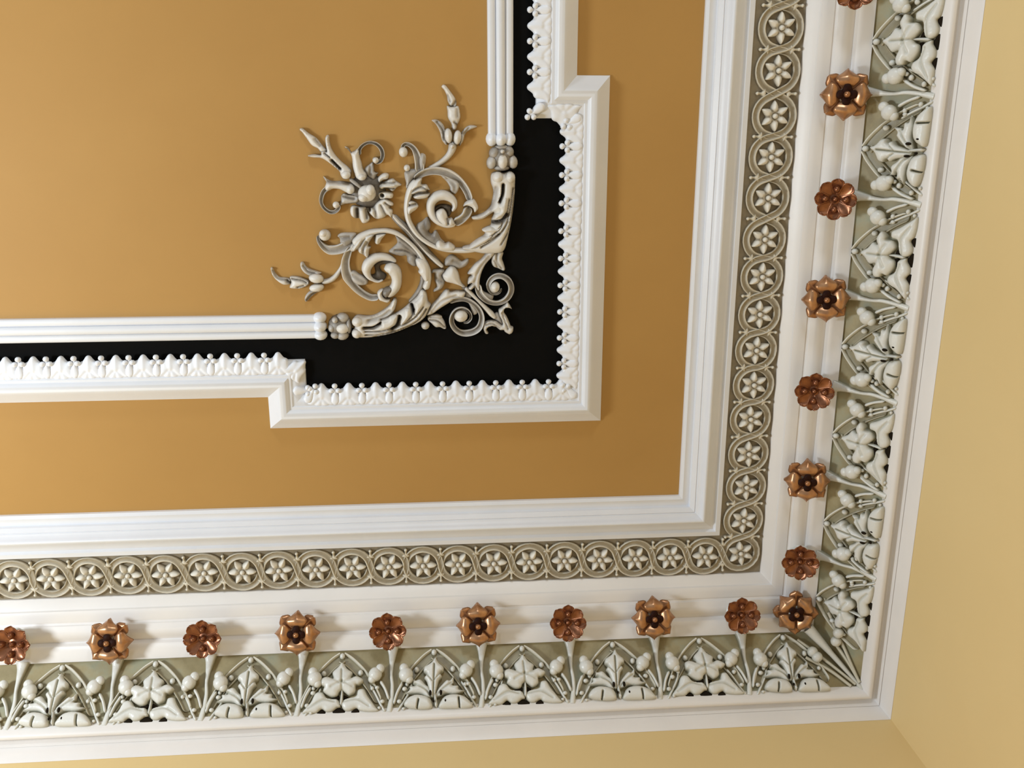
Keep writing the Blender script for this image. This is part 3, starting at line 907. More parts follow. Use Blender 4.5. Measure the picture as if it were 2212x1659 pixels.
# ------------------------------------------------------------------ reeded rods
def rod(p_end, far, half, label):
    """three-reed rod from its collar to far; local x across, y along from the collar"""
    p_end, far = np.array(p_end), np.array(far)
    d = far - p_end; Lg = np.linalg.norm(d); d /= Lg
    loc = P(*p_end, 0); e = P(*(p_end + d), 0) - loc; e.normalize()
    Z = Vector((0, 0, -1)); X = e.cross(Z)
    root = empty('reeded_rod', loc, Matrix((X, e, Z)).transposed())
    tag(root, label, 'rod', 'reeded rods beside the black field')
    w = half / 3
    prof = [(-half, 0)]
    for c, r, hh in ((-2.05 * w, w * .95, .010), (0, w * 1.1, .0165), (2.05 * w, w * .95, .010)):
        for i in range(9):
            a = math.pi * (i / 8)
            prof.append((c - r * math.cos(a) * .98, .007 + hh * .62 * math.sin(a) ** .8))
    prof.append((half, 0))
    mb = MB(); k = len(prof)
    mb.add([(x, y, z) for y in (.018, Lg) for x, z in prof], [(j, j + 1, k + j + 1, k + j) for j in range(k - 1)])
    mb.build('reeds', M['white'], root, angle=40)
    mb = MB()
    for c, r, hh in ((-2 * w, 1.4, .017), (2 * w, 1.4, .017), (0, 1.45, .023)):
        blob(mb, c * 1.08, .014, w * r, .0145, hh, idl, .003, nu=16, nv=10)
    mb.build('collar', M['leafwhite'], root)
    return root


hw = (hr[0][1] * 0 + (spot(0, 738.4, .004)[1] - spot(0, 686.2, .004)[1]) / 2)
rod((spot(706, 707, .006)[0], vr), (-1.6, vr), hw, 'white reeded rod running left from the corner ornament, collar at its right end')
hw2 = (spot(1108.7, 140, .004)[0] - spot(1053, 140, .004)[0]) / 2
rod((urd, spot(1083, 316, .006)[1]), (urd, -1.6), hw2, 'white reeded rod running up from the corner ornament, triple-bead collar at its lower end')

# ------------------------------------------------------------------ corner ornament
S1 = 8.5077
FRM = {1: (630, 260, S1), 2: (860, 170, S1), 3: (860, 340, S1), 4: (670, 440, S1), 5: (690, 560, S1), 6: (880, 540, S1), 7: (570, 550, 10.533)}
orn = empty('corner_scroll_ornament', P(*spot(930, 530, 0), 0))
tag(orn, 'grey and cream antiqued plaster scroll ornament with flower head and buds at the black corner', 'ornament')
OI = orn.matrix_world.inverted()
HM = .012


def T(fr, pts, h=HM):
    f = FRM[fr]
    return [spot(f[0] + x / f[2], f[1] + y / f[2], h) for x, y in pts]


def px(fr, n): return n / FRM[fr][2] / 1058.0


om = lambda x, y, z: OI @ P(x, y, z)


def rel(name, fr, pts, H=.016, parent=None, mb=None, grooves=(), ridges=(), **k):
    own = mb is None
    mb = mb or MB()
    g = [(T(fr, p), px(fr, w), d) for p, w, d in grooves]; r = [(T(fr, p), px(fr, w), d) for p, w, d in ridges]
    relief(mb, T(fr, pts), H, om, grooves=g, ridges=r, **k)
    return mb if not own else mb.build(name, M['orn'], parent or orn)


def rib(fr, mb, pts, widths, H, prof=ROUND, side=1, **k):
    ribbon(mb, T(fr, pts), [px(fr, w) for w in widths], H, om, prof, side, **k)


def bl(fr, mb, x, y, rx, ry, rz, z=.006, **k):
    (a, b_), = T(fr, [(x, y)])
    blob(mb, a, b_, px(fr, rx), px(fr, ry), rz, om, z, **k)


# --- flower head, upper left
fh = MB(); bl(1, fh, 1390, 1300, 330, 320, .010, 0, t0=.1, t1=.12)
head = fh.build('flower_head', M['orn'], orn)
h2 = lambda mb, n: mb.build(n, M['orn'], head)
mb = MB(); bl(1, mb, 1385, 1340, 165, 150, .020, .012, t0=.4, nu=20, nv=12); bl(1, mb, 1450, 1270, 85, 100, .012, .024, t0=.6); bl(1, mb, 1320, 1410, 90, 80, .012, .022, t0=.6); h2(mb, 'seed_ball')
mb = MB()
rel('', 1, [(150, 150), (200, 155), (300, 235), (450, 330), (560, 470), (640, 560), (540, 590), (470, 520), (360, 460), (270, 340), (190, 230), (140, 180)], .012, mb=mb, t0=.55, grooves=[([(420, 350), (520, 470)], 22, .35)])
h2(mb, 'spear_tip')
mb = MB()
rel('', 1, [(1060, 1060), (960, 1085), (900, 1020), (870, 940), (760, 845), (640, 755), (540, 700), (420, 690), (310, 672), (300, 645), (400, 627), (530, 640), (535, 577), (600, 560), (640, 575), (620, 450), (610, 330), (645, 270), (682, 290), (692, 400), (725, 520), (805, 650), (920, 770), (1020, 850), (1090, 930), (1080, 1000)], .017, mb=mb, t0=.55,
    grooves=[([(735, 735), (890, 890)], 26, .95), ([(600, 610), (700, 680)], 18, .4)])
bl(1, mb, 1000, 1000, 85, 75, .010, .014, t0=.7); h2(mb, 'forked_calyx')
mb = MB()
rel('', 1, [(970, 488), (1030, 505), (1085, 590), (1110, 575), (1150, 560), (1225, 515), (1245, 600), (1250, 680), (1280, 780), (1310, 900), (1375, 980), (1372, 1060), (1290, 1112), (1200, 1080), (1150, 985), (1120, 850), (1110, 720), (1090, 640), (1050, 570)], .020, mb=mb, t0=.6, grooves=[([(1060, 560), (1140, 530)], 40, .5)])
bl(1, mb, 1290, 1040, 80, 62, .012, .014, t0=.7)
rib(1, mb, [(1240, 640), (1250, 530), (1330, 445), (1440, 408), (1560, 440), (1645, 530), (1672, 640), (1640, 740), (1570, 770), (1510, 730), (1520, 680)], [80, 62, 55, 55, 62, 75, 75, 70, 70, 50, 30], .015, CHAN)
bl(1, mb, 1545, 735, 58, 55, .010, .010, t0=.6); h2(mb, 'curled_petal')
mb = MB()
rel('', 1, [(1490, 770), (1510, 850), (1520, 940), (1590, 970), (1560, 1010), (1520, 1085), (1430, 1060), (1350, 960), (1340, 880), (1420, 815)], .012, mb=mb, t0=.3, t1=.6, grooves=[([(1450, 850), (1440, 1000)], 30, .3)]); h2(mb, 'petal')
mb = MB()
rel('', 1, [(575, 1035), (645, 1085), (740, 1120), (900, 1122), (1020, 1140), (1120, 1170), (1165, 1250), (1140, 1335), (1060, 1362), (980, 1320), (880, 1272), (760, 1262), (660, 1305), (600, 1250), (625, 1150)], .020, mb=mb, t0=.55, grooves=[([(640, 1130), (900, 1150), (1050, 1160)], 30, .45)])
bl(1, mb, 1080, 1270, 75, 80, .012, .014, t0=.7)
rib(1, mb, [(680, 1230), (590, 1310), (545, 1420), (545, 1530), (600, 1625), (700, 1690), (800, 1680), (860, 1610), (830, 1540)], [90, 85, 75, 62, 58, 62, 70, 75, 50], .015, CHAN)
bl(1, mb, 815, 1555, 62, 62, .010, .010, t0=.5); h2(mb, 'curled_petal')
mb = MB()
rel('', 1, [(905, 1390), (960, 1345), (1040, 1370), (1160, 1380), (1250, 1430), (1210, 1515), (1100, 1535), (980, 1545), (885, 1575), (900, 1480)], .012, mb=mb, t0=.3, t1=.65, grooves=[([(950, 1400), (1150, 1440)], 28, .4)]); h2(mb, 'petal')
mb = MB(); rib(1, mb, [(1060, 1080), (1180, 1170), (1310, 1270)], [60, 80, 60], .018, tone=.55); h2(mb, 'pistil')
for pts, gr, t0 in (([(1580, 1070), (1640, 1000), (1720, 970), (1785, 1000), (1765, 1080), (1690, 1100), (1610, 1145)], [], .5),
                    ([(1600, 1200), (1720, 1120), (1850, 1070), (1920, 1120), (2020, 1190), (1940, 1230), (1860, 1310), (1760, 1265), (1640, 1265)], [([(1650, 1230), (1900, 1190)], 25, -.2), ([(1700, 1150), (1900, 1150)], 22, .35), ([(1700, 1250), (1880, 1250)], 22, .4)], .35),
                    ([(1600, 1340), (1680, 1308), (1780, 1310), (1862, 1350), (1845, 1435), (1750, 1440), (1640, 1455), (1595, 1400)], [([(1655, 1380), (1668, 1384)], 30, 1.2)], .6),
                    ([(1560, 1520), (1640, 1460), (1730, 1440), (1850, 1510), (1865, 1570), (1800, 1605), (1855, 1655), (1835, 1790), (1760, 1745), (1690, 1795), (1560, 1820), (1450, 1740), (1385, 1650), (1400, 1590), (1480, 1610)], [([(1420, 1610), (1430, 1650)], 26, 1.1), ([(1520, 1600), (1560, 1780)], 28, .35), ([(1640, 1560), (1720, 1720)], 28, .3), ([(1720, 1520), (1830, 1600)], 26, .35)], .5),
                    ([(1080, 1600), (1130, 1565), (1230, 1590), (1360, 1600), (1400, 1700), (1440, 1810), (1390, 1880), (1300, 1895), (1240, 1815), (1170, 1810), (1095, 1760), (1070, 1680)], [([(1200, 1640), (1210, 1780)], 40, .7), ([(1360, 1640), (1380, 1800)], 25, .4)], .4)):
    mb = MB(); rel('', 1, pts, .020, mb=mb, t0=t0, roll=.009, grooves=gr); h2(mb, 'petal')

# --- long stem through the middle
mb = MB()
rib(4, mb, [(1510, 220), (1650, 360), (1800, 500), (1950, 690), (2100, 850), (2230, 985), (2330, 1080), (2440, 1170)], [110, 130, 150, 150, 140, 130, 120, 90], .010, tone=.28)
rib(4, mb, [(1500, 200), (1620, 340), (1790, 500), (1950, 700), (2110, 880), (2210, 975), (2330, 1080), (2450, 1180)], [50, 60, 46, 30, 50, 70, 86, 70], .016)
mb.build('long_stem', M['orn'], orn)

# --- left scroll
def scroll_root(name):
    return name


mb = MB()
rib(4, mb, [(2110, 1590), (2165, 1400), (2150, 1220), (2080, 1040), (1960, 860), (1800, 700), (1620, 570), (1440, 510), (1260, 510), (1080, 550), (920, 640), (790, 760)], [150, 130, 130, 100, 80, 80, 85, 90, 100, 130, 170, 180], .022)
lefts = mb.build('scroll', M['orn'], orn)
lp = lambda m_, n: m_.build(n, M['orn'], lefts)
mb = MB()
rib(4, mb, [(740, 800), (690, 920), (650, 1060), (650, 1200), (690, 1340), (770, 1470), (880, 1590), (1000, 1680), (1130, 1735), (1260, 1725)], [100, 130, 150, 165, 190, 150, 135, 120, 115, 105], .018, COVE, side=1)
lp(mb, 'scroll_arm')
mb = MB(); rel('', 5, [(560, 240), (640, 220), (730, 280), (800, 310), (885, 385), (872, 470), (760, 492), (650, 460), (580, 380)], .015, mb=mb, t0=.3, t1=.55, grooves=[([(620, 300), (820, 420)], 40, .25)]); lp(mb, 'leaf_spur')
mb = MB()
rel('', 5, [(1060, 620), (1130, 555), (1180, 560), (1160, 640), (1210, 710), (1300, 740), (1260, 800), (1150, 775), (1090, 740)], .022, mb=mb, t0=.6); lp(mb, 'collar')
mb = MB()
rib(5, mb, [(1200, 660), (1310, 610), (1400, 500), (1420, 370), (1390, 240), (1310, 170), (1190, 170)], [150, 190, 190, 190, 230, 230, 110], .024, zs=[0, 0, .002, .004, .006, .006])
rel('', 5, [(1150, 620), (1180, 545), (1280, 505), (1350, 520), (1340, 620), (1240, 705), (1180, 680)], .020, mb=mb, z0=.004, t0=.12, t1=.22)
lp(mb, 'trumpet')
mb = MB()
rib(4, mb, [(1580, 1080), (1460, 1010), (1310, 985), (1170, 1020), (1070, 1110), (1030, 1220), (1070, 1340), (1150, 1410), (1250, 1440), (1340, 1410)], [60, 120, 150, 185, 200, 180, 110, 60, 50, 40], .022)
lp(mb, 'inner_curl')
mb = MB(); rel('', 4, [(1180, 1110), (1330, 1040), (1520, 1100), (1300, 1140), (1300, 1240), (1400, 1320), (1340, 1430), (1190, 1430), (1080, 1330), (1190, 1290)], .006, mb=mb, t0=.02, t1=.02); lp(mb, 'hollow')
for pts, gr in (([(730, 860), (740, 780), (800, 700), (920, 610), (1080, 555), (1190, 560), (1120, 660), (1065, 770), (1115, 800), (1085, 860), (1065, 1000), (980, 955), (900, 905), (860, 860), (780, 890)], [([(1000, 640), (900, 800), (860, 850)], 28, .35), ([(1040, 700), (980, 820), (980, 930)], 28, .35), ([(820, 720), (770, 850)], 25, .25)]),
                ([(1180, 590), (1240, 560), (1390, 555), (1320, 650), (1270, 740), (1210, 745), (1170, 680)], [([(1190, 600), (1180, 690)], 26, .4)])):
    mb = MB(); rel('', 4, pts, .025, mb=mb, t0=.45, roll=.012, grooves=gr); lp(mb, 'acanthus_lobe')
mb = MB(); rel('', 4, [(1560, 580), (1700, 650), (1850, 760), (1980, 900), (2050, 1010), (1950, 1030), (1960, 1150), (1880, 1155), (1790, 1080), (1770, 970), (1690, 972), (1560, 950), (1440, 890), (1530, 800), (1600, 715)], .013, mb=mb, t0=.4, t1=.38, grooves=[([(1560, 860), (1750, 870), (1950, 980)], 22, .35), ([(1650, 720), (1800, 830), (1950, 960)], 22, .25)]); lp(mb, 'grey_leaf')
mb = MB(); rel('', 4, [(1940, 1015), (2060, 1005), (2160, 1080), (2200, 1220), (2190, 1400), (2110, 1430), (2040, 1330), (1985, 1260), (2000, 1210), (1950, 1130)], .026, mb=mb, t0=.6, roll=.01); lp(mb, 'acanthus_lobe')
mb = MB(); rib(5, mb, [(1890, 290), (1900, 420), (1850, 560), (1760, 690), (1640, 800)], [90, 110, 110, 90, 50], .011, tone=.3); lp(mb, 'grey_leaf')
# curl at upper left
mb = MB()
rib(4, mb, [(770, 730), (640, 800), (500, 850), (360, 855), (250, 800), (160, 700), (130, 600)], [200, 190, 170, 165, 120, 75, 50], .016, CHAN)
lp(mb, 'leaf_curl')
mb = MB(); bl(4, mb, 268, 580, 112, 108, .016, .008, t0=.3); bl(4, mb, 245, 545, 70, 68, .010, .018, t0=.8); lp(mb, 'curl_ball')
mb = MB(); rel('', 4, [(495, 600), (560, 550), (700, 540), (840, 560), (780, 690), (650, 790), (555, 730), (540, 655)], .017, mb=mb, t0=.75, t1=.4, grooves=[([(560, 620), (720, 620)], 40, .3)]); lp(mb, 'leaf_flap')


def bud_spray(fr, stem, sw, parts, blobs, nm='bud_spray'):
    mb = MB(); rib(fr, mb, stem, sw, .012, tone=.85)
    root = mb.build(nm, M['orn'], orn)
    for n, pts, H, t0, t1, gr in parts:
        m_ = MB(); rel('', fr, pts, H, mb=m_, t0=t0, t1=t1, grooves=gr); m_.build(n, M['orn'], root)
    for x, y, rx, ry, ang in blobs:
        m_ = MB(); bl(fr, m_, x, y, rx, ry, .013, .009, t0=.35, ang=ang); m_.build('seed_lobe', M['orn'], root)
    return root


bud_spray(7, [(1800, 60), (1760, 280), (1660, 460), (1560, 565), (1440, 620), (1300, 640)], [50, 70, 105, 120, 120, 120],
          [('horn_petal', [(820, 205), (880, 185), (960, 295), (1060, 350), (1200, 395), (1300, 440), (1100, 500), (1010, 490), (900, 420), (830, 320)], .012, .6, .6, [([(890, 270), (1000, 390), (1150, 440)], 30, .4)]),
           ('horn_petal', [(918, 1040), (950, 930), (1060, 830), (1180, 790), (1330, 810), (1280, 850), (1160, 910), (1050, 1000), (960, 1092)], .012, .7, .5, [([(970, 1040), (1080, 920), (1200, 860)], 30, .45)]),
           ('bud_cup', [(580, 518), (720, 508), (860, 548), (990, 600), (1020, 660), (1000, 705), (900, 762), (780, 792), (580, 772), (612, 640)], .014, .5, .95, [([(640, 560), (860, 600), (960, 650)], 24, .4), ([(760, 750), (900, 710)], 24, .4)]),
           ('bud_tip', [(140, 340), (175, 308), (240, 430), (340, 525), (480, 538), (600, 580), (600, 680), (440, 702), (300, 620), (190, 500)], .012, .6, .9, [([(190, 380), (300, 540), (520, 590)], 26, .4), ([(540, 620), (600, 650)], 40, .6)])],
          [(1190, 545, 175, 115, .15), (1200, 755, 175, 95, -.15)])
bud_spray(2, [(990, 1160), (1000, 1270), (940, 1400), (830, 1510), (690, 1600), (550, 1660)], [150, 150, 115, 100, 90, 70],
          [('horn_petal', [(618, 768), (700, 752), (790, 800), (850, 885), (880, 1000), (900, 1220), (810, 1140), (775, 1000), (730, 900), (680, 825)], .012, .7, .5, [([(720, 800), (820, 940), (850, 1120)], 24, .4)]),
           ('horn_petal', [(1455, 888), (1360, 855), (1270, 878), (1190, 960), (1150, 1050), (1130, 1240), (1200, 1150), (1232, 1030), (1310, 950)], .012, .6, .6, [([(1300, 910), (1200, 1020)], 22, .35)]),
           ('bud_cup', [(898, 500), (970, 512), (1040, 510), (1112, 508), (1142, 640), (1142, 740), (1090, 862), (1060, 940), (1000, 940), (980, 830), (918, 720), (908, 600)], .014, .55, .9, [([(1080, 560), (1090, 700)], 24, .25), ([(1040, 800), (1080, 850)], 26, .4)]),
           ('bud_tip', [(798, 150), (830, 108), (882, 130), (960, 230), (1040, 340), (1075, 430), (1062, 515), (980, 515), (918, 430), (898, 320), (850, 212)], .012, .55, .9, [([(910, 300), (960, 420)], 20, .35), ([(1010, 500), (1060, 420)], 30, .5)])],
          [(925, 1050, 72, 135, -.1), (1090, 1080, 75, 130, .12), (990, 1245, 38, 45, 0)])

# --- right scroll
mb = MB()
rib(3, mb, [(1560, 1650), (1300, 1710), (1020, 1715), (780, 1680), (570, 1590), (400, 1470), (280, 1330), (195, 1170), (160, 1000), (165, 830), (200, 680), (260, 540), (350, 420)], [120, 110, 95, 90, 90, 90, 100, 105, 110, 110, 130, 150, 130], .022)
rights = mb.build('scroll', M['orn'], orn)
rp = lambda m_, n: m_.build(n, M['orn'], rights)
mb = MB()
rib(3, mb, [(300, 410), (440, 305), (600, 255), (760, 255), (920, 300), (1070, 390), (1190, 510), (1275, 650), (1325, 800)], [110, 125, 140, 150, 160, 150, 135, 130, 120], .018, COVE, side=-1)
rp(mb, 'scroll_arm')
mb = MB(); rel('', 3, [(1225, 840), (1290, 790), (1390, 768), (1450, 850), (1475, 930), (1450, 980), (1405, 1015), (1370, 935), (1270, 890), (1200, 905)], .024, mb=mb, t0=.6); rp(mb, 'collar')
mb = MB()
rib(3, mb, [(1290, 910), (1275, 1010), (1215, 1100), (1120, 1170), (1020, 1200)], [180, 165, 150, 160, 180], .020, COVE, side=1)
rp(mb, 'trumpet')
mb = MB()
rib(3, mb, [(1060, 1235), (900, 1250), (750, 1190), (650, 1100), (600, 980), (610, 840), (690, 740), (810, 700), (930, 730), (1020, 810), (1040, 910), (990, 1000)], [90, 110, 130, 140, 150, 165, 185, 190, 170, 130, 90, 50], .023)
rp(mb, 'inner_curl')
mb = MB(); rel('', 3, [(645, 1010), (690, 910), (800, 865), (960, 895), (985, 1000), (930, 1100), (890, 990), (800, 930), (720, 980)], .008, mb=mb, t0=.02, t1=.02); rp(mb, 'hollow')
mb = MB(); rel('', 3, [(690, 1010), (750, 955), (830, 945), (890, 1020), (925, 1120), (990, 1115), (1045, 1210), (1000, 1260), (860, 1265), (760, 1200), (700, 1110)], .026, mb=mb, t0=.6, grooves=[([(900, 1130), (920, 1220)], 22, .35)]); rp(mb, 'seed_tongue')
for pts, gr, tt in (([(190, 620), (240, 490), (330, 400), (440, 378), (428, 490), (520, 500), (560, 560), (582, 605), (530, 625), (590, 660), (540, 740), (420, 770), (310, 765), (240, 710), (180, 690)], [([(230, 640), (400, 545), (540, 600)], 22, .3), ([(260, 700), (400, 650), (560, 650)], 26, .5)], 1),
                    ([(180, 820), (250, 795), (335, 830), (375, 900), (322, 970), (262, 1010), (190, 1060), (150, 960)], [([(200, 880), (320, 860)], 26, .4)], 1),
                    ([(690, 1570), (760, 1520), (860, 1580), (940, 1560), (1050, 1645), (1000, 1720), (800, 1725), (700, 1670)], [], 1)):
    mb = MB(); rel('', 3, pts, .025, mb=mb, t0=.5, roll=.011, grooves=gr); rp(mb, 'acanthus_lobe')
mb = MB(); rel('', 3, [(120, 270), (220, 225), (300, 215), (440, 215), (350, 330), (260, 420), (205, 520), (150, 580), (140, 450), (118, 360)], .012, mb=mb, t0=.7, t1=.42); bl(3, mb, 162, 195, 58, 62, .012, .010, t0=.5); rp(mb, 'leaf_flap')
mb = MB(); rel('', 3, [(780, 330), (930, 360), (1100, 440), (1135, 520), (1112, 600), (1060, 680), (1000, 660), (960, 610), (950, 550), (890, 450)], .016, mb=mb, t0=.5, t1=.7, grooves=[([(900, 400), (1030, 520), (1040, 620)], 40, .3)]); rp(mb, 'grey_leaf')
mb = MB(); rel('', 3, [(345, 1240), (440, 1180), (540, 1105), (600, 1250), (570, 1370), (620, 1410), (700, 1345), (790, 1500), (860, 1580), (720, 1650), (580, 1610), (440, 1490), (340, 1360)], .013, mb=mb, t0=.5, t1=.3, grooves=[([(480, 1200), (520, 1350), (680, 1500)], 40, .2), ([(590, 1370), (620, 1390)], 25, .6)]); rp(mb, 'grey_leaf')
mb = MB()
rib(2, mb, [(75, 1290), (110, 1215), (200, 1215), (290, 1290), (345, 1400), (380, 1520), (395, 1640), (385, 1730)], [80, 62, 75, 95, 125, 150, 170, 170], .017, CHAN)
rp(mb, 'leaf_curl')
mb = MB(); bl(2, mb, 95, 1350, 82, 95, .012, .006, t0=.5); rp(mb, 'curl_ball')
mb = MB(); rel('', 2, [(400, 1400), (450, 1375), (505, 1410), (512, 1500), (480, 1640), (420, 1700), (380, 1560)], .015, mb=mb, t0=.8, t1=.4); rp(mb, 'leaf_flap')

# --- right acanthus sheath and its knot
mb = MB()
rel('', 3, [(1720, 300), (1830, 260), (1940, 285), (2070, 255), (2150, 340), (2152, 500), (2140, 760), (2105, 1050), (2060, 1300), (2005, 1540), (1955, 1700), (1860, 1760), (1700, 1775), (1570, 1772), (1420, 1745), (1290, 1720), (1180, 1700), (1200, 1640), (1400, 1590), (1500, 1500), (1600, 1400), (1560, 1340), (1700, 1250), (1720, 1140), (1760, 1020), (1700, 1045), (1560, 1135), (1390, 1152), (1355, 1090), (1500, 1050), (1620, 985), (1705, 880), (1745, 720), (1750, 600), (1705, 450)], .026, mb=mb, t0=.45, roll=.016,
    grooves=[([(1928, 500), (1915, 680), (1865, 815)], 24, 1.0), ([(1995, 1050), (1900, 1160), (1740, 1190)], 36, .95), ([(2105, 560), (2060, 900), (1980, 1230), (1780, 1480), (1520, 1640)], 17, .3), ([(2035, 760), (1990, 1020), (1880, 1270), (1680, 1460), (1430, 1610)], 16, .28), ([(2132, 700), (2095, 1000), (2020, 1340), (1880, 1590)], 14, .28), ([(1800, 560), (1780, 760), (1700, 940)], 40, .35), ([(1850, 1400), (1700, 1500), (1500, 1570)], 18, .3)])
acr = mb.build('acanthus_sheath', M['orn'], orn)
ap = lambda m_, n: m_.build(n, M['orn'], acr)
mb = MB(); rel('', 3, [(1810, 890), (1890, 820), (1950, 700), (2010, 760), (1990, 1000), (1890, 1105), (1775, 1135), (1765, 1040), (1850, 965)], .031, mb=mb, t0=.55, roll=.008); ap(mb, 'leaf_lobe')
mb = MB(); rel('', 3, [(1545, 1325), (1690, 1258), (1800, 1285), (1920, 1225), (1850, 1350), (1710, 1385), (1590, 1375)], .030, mb=mb, t0=.6, roll=.008); ap(mb, 'leaf_lobe')
mb = MB(); rel('', 3, [(1290, 1645), (1420, 1530), (1560, 1450), (1760, 1400), (1660, 1530), (1480, 1640), (1330, 1690)], .029, mb=mb, t0=.55, roll=.008); ap(mb, 'leaf_lobe')
mb = MB(); bl(3, mb, 1830, 365, 105, 105, .016, .016, t0=.5); ap(mb, 'leaf_lobe')
mb = MB(); bl(3, mb, 2055, 365, 95, 105, .016, .016, t0=.5); ap(mb, 'leaf_lobe')
mb = MB(); rel('', 6, [(1550, 160), (1580, 60), (1720, 20), (1770, 60), (1745, 160), (1770, 240), (1800, 360), (1765, 392), (1680, 352), (1590, 315), (1548, 240)], .016, mb=mb, t0=.35, t1=.75, grooves=[([(1650, 60), (1650, 220), (1740, 340)], 24, .3), ([(1600, 200), (1660, 320)], 20, .25)]); ap(mb, 'drop_leaf')


def knot(fr, cx_, cy_, r, axis, parts):
    """leafy ball between rod and sheath"""
    mb = MB(); bl(fr, mb, cx_, cy_, r * 1.0, r * 1.0, .020, 0, t0=.1, t1=.22)
    root = mb.build('knot', M['orn'], orn)
    for x, y, rx, ry, ang, t0, t1, z in parts:
        m_ = MB(); bl(fr, m_, x, y, rx, ry, .013, z, ang=ang, t0=t0, t1=t1); m_.build('knot_lobe', M['orn'], root)


knot(2, 1912, 1450, 235, 0, [(1765, 1365, 95, 110, .3, .15, .4, .008), (2040, 1340, 90, 105, -.3, .15, .4, .008), (1720, 1540, 95, 125, .2, .3, .6, .008), (2105, 1530, 95, 125, -.2, .3, .6, .008), (1910, 1265, 140, 55, 0, .3, .5, .004), (1918, 1520, 92, 140, 0, .6, 1.0, .014), (1910, 1335, 42, 40, 0, .4, .8, .016), (1905, 1640, 150, 60, 0, .15, .4, .006)])
knot(5, 370, 1240, 225, 0, [(430, 1080, 120, 95, .3, .2, .55, .008), (430, 1400, 120, 95, -.3, .2, .55, .008), (290, 1110, 60, 60, 0, .3, .75, .014), (230, 1270, 80, 90, 0, .15, .4, .006), (430, 1265, 125, 100, 0, .6, 1.0, .014), (290, 1400, 90, 70, 0, .2, .5, .008), (540, 1230, 55, 150, 0, .15, .4, .008)])

# --- left acanthus sheath
mb = MB()
rel('', 5, [(600, 1130), (690, 1035), (840, 1050), (1000, 1035), (1150, 955), (1280, 855), (1335, 755), (1395, 718), (1425, 780), (1395, 900), (1365, 995), (1440, 975), (1560, 895), (1680, 790), (1800, 670), (1870, 560), (1960, 600), (2000, 780), (2052, 840), (2005, 950), (1940, 1070), (1820, 1170), (1650, 1250), (1400, 1350), (1100, 1420), (820, 1445), (660, 1425), (600, 1340), (645, 1240)], .026, mb=mb, t0=.45, roll=.016,
    grooves=[([(820, 1252), (1000, 1240), (1130, 1165)], 24, 1.0), ([(1330, 1280), (1430, 1200), (1475, 1050)], 32, .95), ([(1735, 960), (1700, 840)], 34, .9), ([(840, 1315), (1150, 1300), (1500, 1200), (1750, 1060), (1900, 860)], 17, .3), ([(850, 1375), (1250, 1345), (1600, 1235), (1830, 1090), (1960, 900)], 15, .28), ([(1000, 1410), (1400, 1325), (1700, 1210)], 14, .25), ([(1480, 1180), (1650, 1080), (1740, 960)], 16, .28), ([(900, 1130), (1150, 1050), (1300, 940)], 40, .35), ([(1380, 980), (1250, 1060), (1130, 1110)], 22, .4)])
acl = mb.build('acanthus_sheath', M['orn'], orn)
ap = lambda m_, n: m_.build(n, M['orn'], acl)
mb = MB(); bl(5, mb, 705, 1140, 110, 95, .016, .016, t0=.5); ap(mb, 'leaf_lobe')
mb = MB(); bl(5, mb, 690, 1350, 95, 95, .016, .016, t0=.5); ap(mb, 'leaf_lobe')
for pts in ([(1130, 1240), (1150, 1120), (1250, 1090), (1300, 1030), (1430, 1000), (1440, 1090), (1400, 1190), (1300, 1260), (1200, 1280)],
            [(1505, 1080), (1545, 1000), (1560, 900), (1650, 870), (1690, 920), (1700, 1000), (1640, 1100), (1530, 1200), (1480, 1180)],
            [(1735, 780), (1800, 720), (1870, 630), (1940, 640), (1960, 760), (1900, 880), (1800, 1000), (1740, 1000), (1750, 880)]):
    mb = MB(); rel('', 5, pts, .031, mb=mb, t0=.5, roll=.008); ap(mb, 'leaf_lobe')
mb = MB(); rel('', 6, [(370, 1290), (400, 1215), (540, 1190), (630, 1225), (645, 1262), (690, 1340), (715, 1440), (685, 1470), (600, 1432), (520, 1432), (440, 1362)], .016, mb=mb, t0=.4, t1=.85, grooves=[([(420, 1290), (560, 1310), (680, 1420)], 24, .35), ([(430, 1240), (620, 1260)], 18, .2)]); ap(mb, 'drop_leaf')
mb = MB(); bl(6, mb, 330, 1400, 80, 78, .014, .004, t0=.3, t1=.7); ap(mb, 'drop_leaf')

# --- central bud
mb = MB(); rel('', 6, [(640, 470), (690, 400), (730, 350), (800, 296), (880, 318), (940, 420), (970, 540), (1005, 620), (1065, 680), (1030, 697), (960, 662), (840, 622), (700, 580)], .026, mb=mb, t0=.5)
cb_ = mb.build('centre_bud', M['orn'], orn)
for pts in ([(690, 300), (690, 200), (760, 112), (830, 92), (900, 130), (1000, 210), (1112, 165), (1132, 212), (1090, 292), (1000, 345), (920, 355), (800, 300)], [(640, 350), (690, 410), (640, 480), (690, 560), (682, 640), (622, 732), (490, 785), (488, 742), (540, 680), (500, 560), (500, 440), (448, 440), (480, 372)]):
    m_ = MB(); rel('', 6, pts, .014, mb=m_, t0=.45, t1=.45, grooves=[([(sum(p[0] for p in pts) / len(pts) - 60, sum(p[1] for p in pts) / len(pts) - 20), (sum(p[0] for p in pts) / len(pts) + 60, sum(p[1] for p in pts) / len(pts) + 30)], 40, .3)]); m_.build('calyx_leaf', M['orn'], cb_)

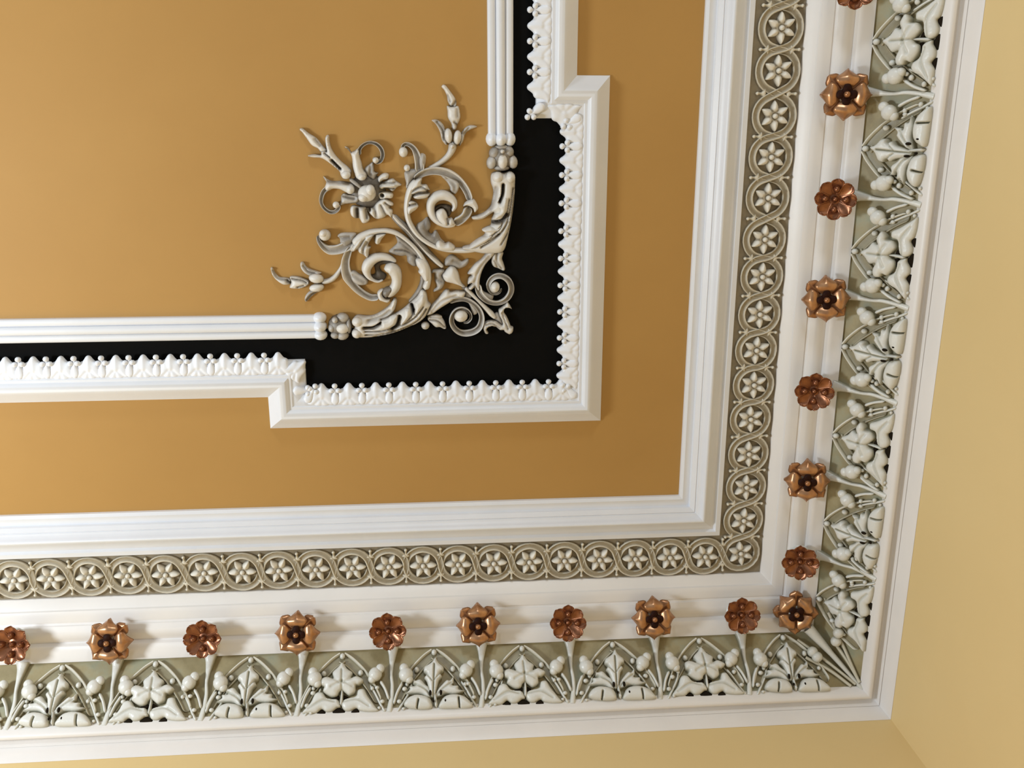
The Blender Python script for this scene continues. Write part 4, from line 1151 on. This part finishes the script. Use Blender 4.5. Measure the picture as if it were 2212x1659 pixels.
# --- two small scrolls over the black corner
mb = MB()
rib(6, mb, [(1290, 640), (1330, 790), (1410, 890), (1500, 955), (1620, 985), (1740, 965), (1840, 895), (1905, 780), (1905, 660), (1850, 555), (1750, 490), (1645, 488), (1550, 540), (1495, 630), (1500, 720), (1550, 790), (1630, 815), (1700, 785), (1735, 715)], [130, 130, 120, 100, 90, 95, 105, 110, 110, 110, 100, 95, 90, 85, 75, 65, 55, 45, 25], .018, COVE, side=-1)
sr = mb.build('small_scroll', M['orn'], orn)
sp = lambda m_, n: m_.build(n, M['orn'], sr)
mb = MB(); rel('', 6, [(1650, -20), (1620, 60), (1545, 155), (1450, 260), (1392, 360), (1350, 480), (1330, 610), (1340, 720), (1300, 760), (1250, 700), (1170, 745), (1115, 712), (1190, 620), (1105, 640), (1125, 520), (1185, 470), (1105, 445), (1160, 360), (1250, 255), (1350, 180), (1420, 100), (1500, 10)], .020, mb=mb, t0=.5, t1=.85, grooves=[([(1500, 120), (1330, 330), (1250, 540), (1240, 680)], 30, .25)]); sp(mb, 'leaf')
mb = MB(); bl(6, mb, 1610, 685, 95, 108, .018, .006, t0=.5); sp(mb, 'scroll_eye')
mb = MB(); rel('', 6, [(1340, 730), (1420, 780), (1500, 810), (1590, 850), (1550, 955), (1450, 940), (1360, 860)], .010, mb=mb, t0=.35, t1=.4); sp(mb, 'web')
mb = MB()
rib(6, mb, [(760, 950), (900, 915), (1050, 910), (1190, 970), (1300, 1070), (1360, 1190), (1365, 1310), (1320, 1430), (1220, 1505), (1080, 1535), (960, 1515), (865, 1440), (815, 1330), (830, 1220), (900, 1125), (1005, 1090), (1100, 1120), (1160, 1190), (1165, 1270), (1110, 1335), (1035, 1352)], [110, 100, 90, 85, 90, 100, 105, 110, 110, 110, 100, 95, 95, 90, 85, 75, 65, 55, 48, 40, 22], .018, COVE, side=-1)
sl = mb.build('small_scroll', M['orn'], orn)
sp = lambda m_, n: m_.build(n, M['orn'], sl)
mb = MB(); rel('', 6, [(340, 1200), (440, 1030), (560, 900), (690, 745), (765, 738), (792, 770), (940, 750), (1065, 772), (1062, 840), (1030, 892), (900, 890), (800, 960), (650, 1055), (560, 1115), (450, 1190)], .020, mb=mb, t0=.5, t1=.9, grooves=[([(450, 1130), (640, 930), (900, 830)], 26, .22)]); sp(mb, 'leaf')
mb = MB(); bl(6, mb, 985, 1220, 135, 120, .019, .005, t0=.5); sp(mb, 'scroll_eye')
mb = MB(); rel('', 6, [(1100, 945), (1200, 1000), (1295, 1110), (1290, 1180), (1225, 1212), (1185, 1150), (1150, 1040)], .010, mb=mb, t0=.35, t1=.42); sp(mb, 'web')
mb = MB(); rib(6, mb, [(1060, 700), (1150, 790), (1280, 920), (1420, 1060), (1540, 1180), (1625, 1270)], [70, 80, 66, 90, 110, 70], .016)
rel('', 6, [(1000, 710), (1080, 690), (1180, 760), (1200, 860), (1160, 900), (1060, 870), (1060, 770)], .010, mb=mb, t0=.3, t1=.4)
mb.build('short_stem', M['orn'], orn)
mb = MB(); rel('', 6, [(1680, 1110), (1740, 1060), (1800, 1010), (1840, 960), (1880, 1010), (1925, 1095), (1870, 1075), (1800, 1085), (1780, 1150), (1830, 1230), (1880, 1340), (1905, 1405), (1952, 1430), (1940, 1520), (1880, 1558), (1800, 1520), (1770, 1480), (1700, 1480), (1620, 1420), (1520, 1418), (1462, 1470), (1495, 1540), (1440, 1552), (1390, 1460), (1400, 1370), (1470, 1310), (1560, 1298), (1640, 1312), (1740, 1380), (1735, 1300), (1690, 1210)], .018, mb=mb, t0=.4, t1=.8, roll=.006, grooves=[([(1740, 1150), (1790, 1300), (1850, 1450)], 18, .25), ([(1440, 1380), (1560, 1350), (1700, 1430)], 18, .25)])
rel('', 6, [(1560, 1250), (1640, 1160), (1700, 1200), (1760, 1340), (1740, 1400), (1640, 1310)], .010, mb=mb, t0=.4, t1=.5)
mb.build('tip_leaf', M['orn'], orn)

# ------------------------------------------------------------------ light
def lamp(name, loc, energy, size, col):
    l = bpy.data.lights.new(name, 'POINT'); l.energy = energy; l.shadow_soft_size = size; l.color = col
    o = bpy.data.objects.new(name, l); COL.objects.link(o); o.location = loc
    return o


lamp('chandelier_light', (-1.95, .38, 2.36), 118, .2, (.82, .91, 1.0))
lamp('far_lamp_light', (.0, -2.3, 2.3), 72, .2, (.82, .91, 1.0))
w = bpy.data.worlds.new('room_glow'); SC.world = w; w.use_nodes = True
w.node_tree.nodes['Background'].inputs[0].default_value = (.88, .94, 1.0, 1)
w.node_tree.nodes['Background'].inputs[1].default_value = .30

# ------------------------------------------------------------------ camera
cam = bpy.data.cameras.new('camera'); co = bpy.data.objects.new('camera', cam); COL.objects.link(co)
cam.sensor_width = 36; cam.lens = F_PX / 2212 * 36; cam.clip_start = .01
mw = Matrix((Vector(R[0]), -Vector(R[1]), -Vector(R[2]))).transposed().to_4x4()
mw.translation = (0, 0, CAMZ); co.matrix_world = mw
SC.camera = co
SC.view_settings.view_transform = 'Standard'
SC.view_settings.look = 'None'
SC.view_settings.exposure = 0
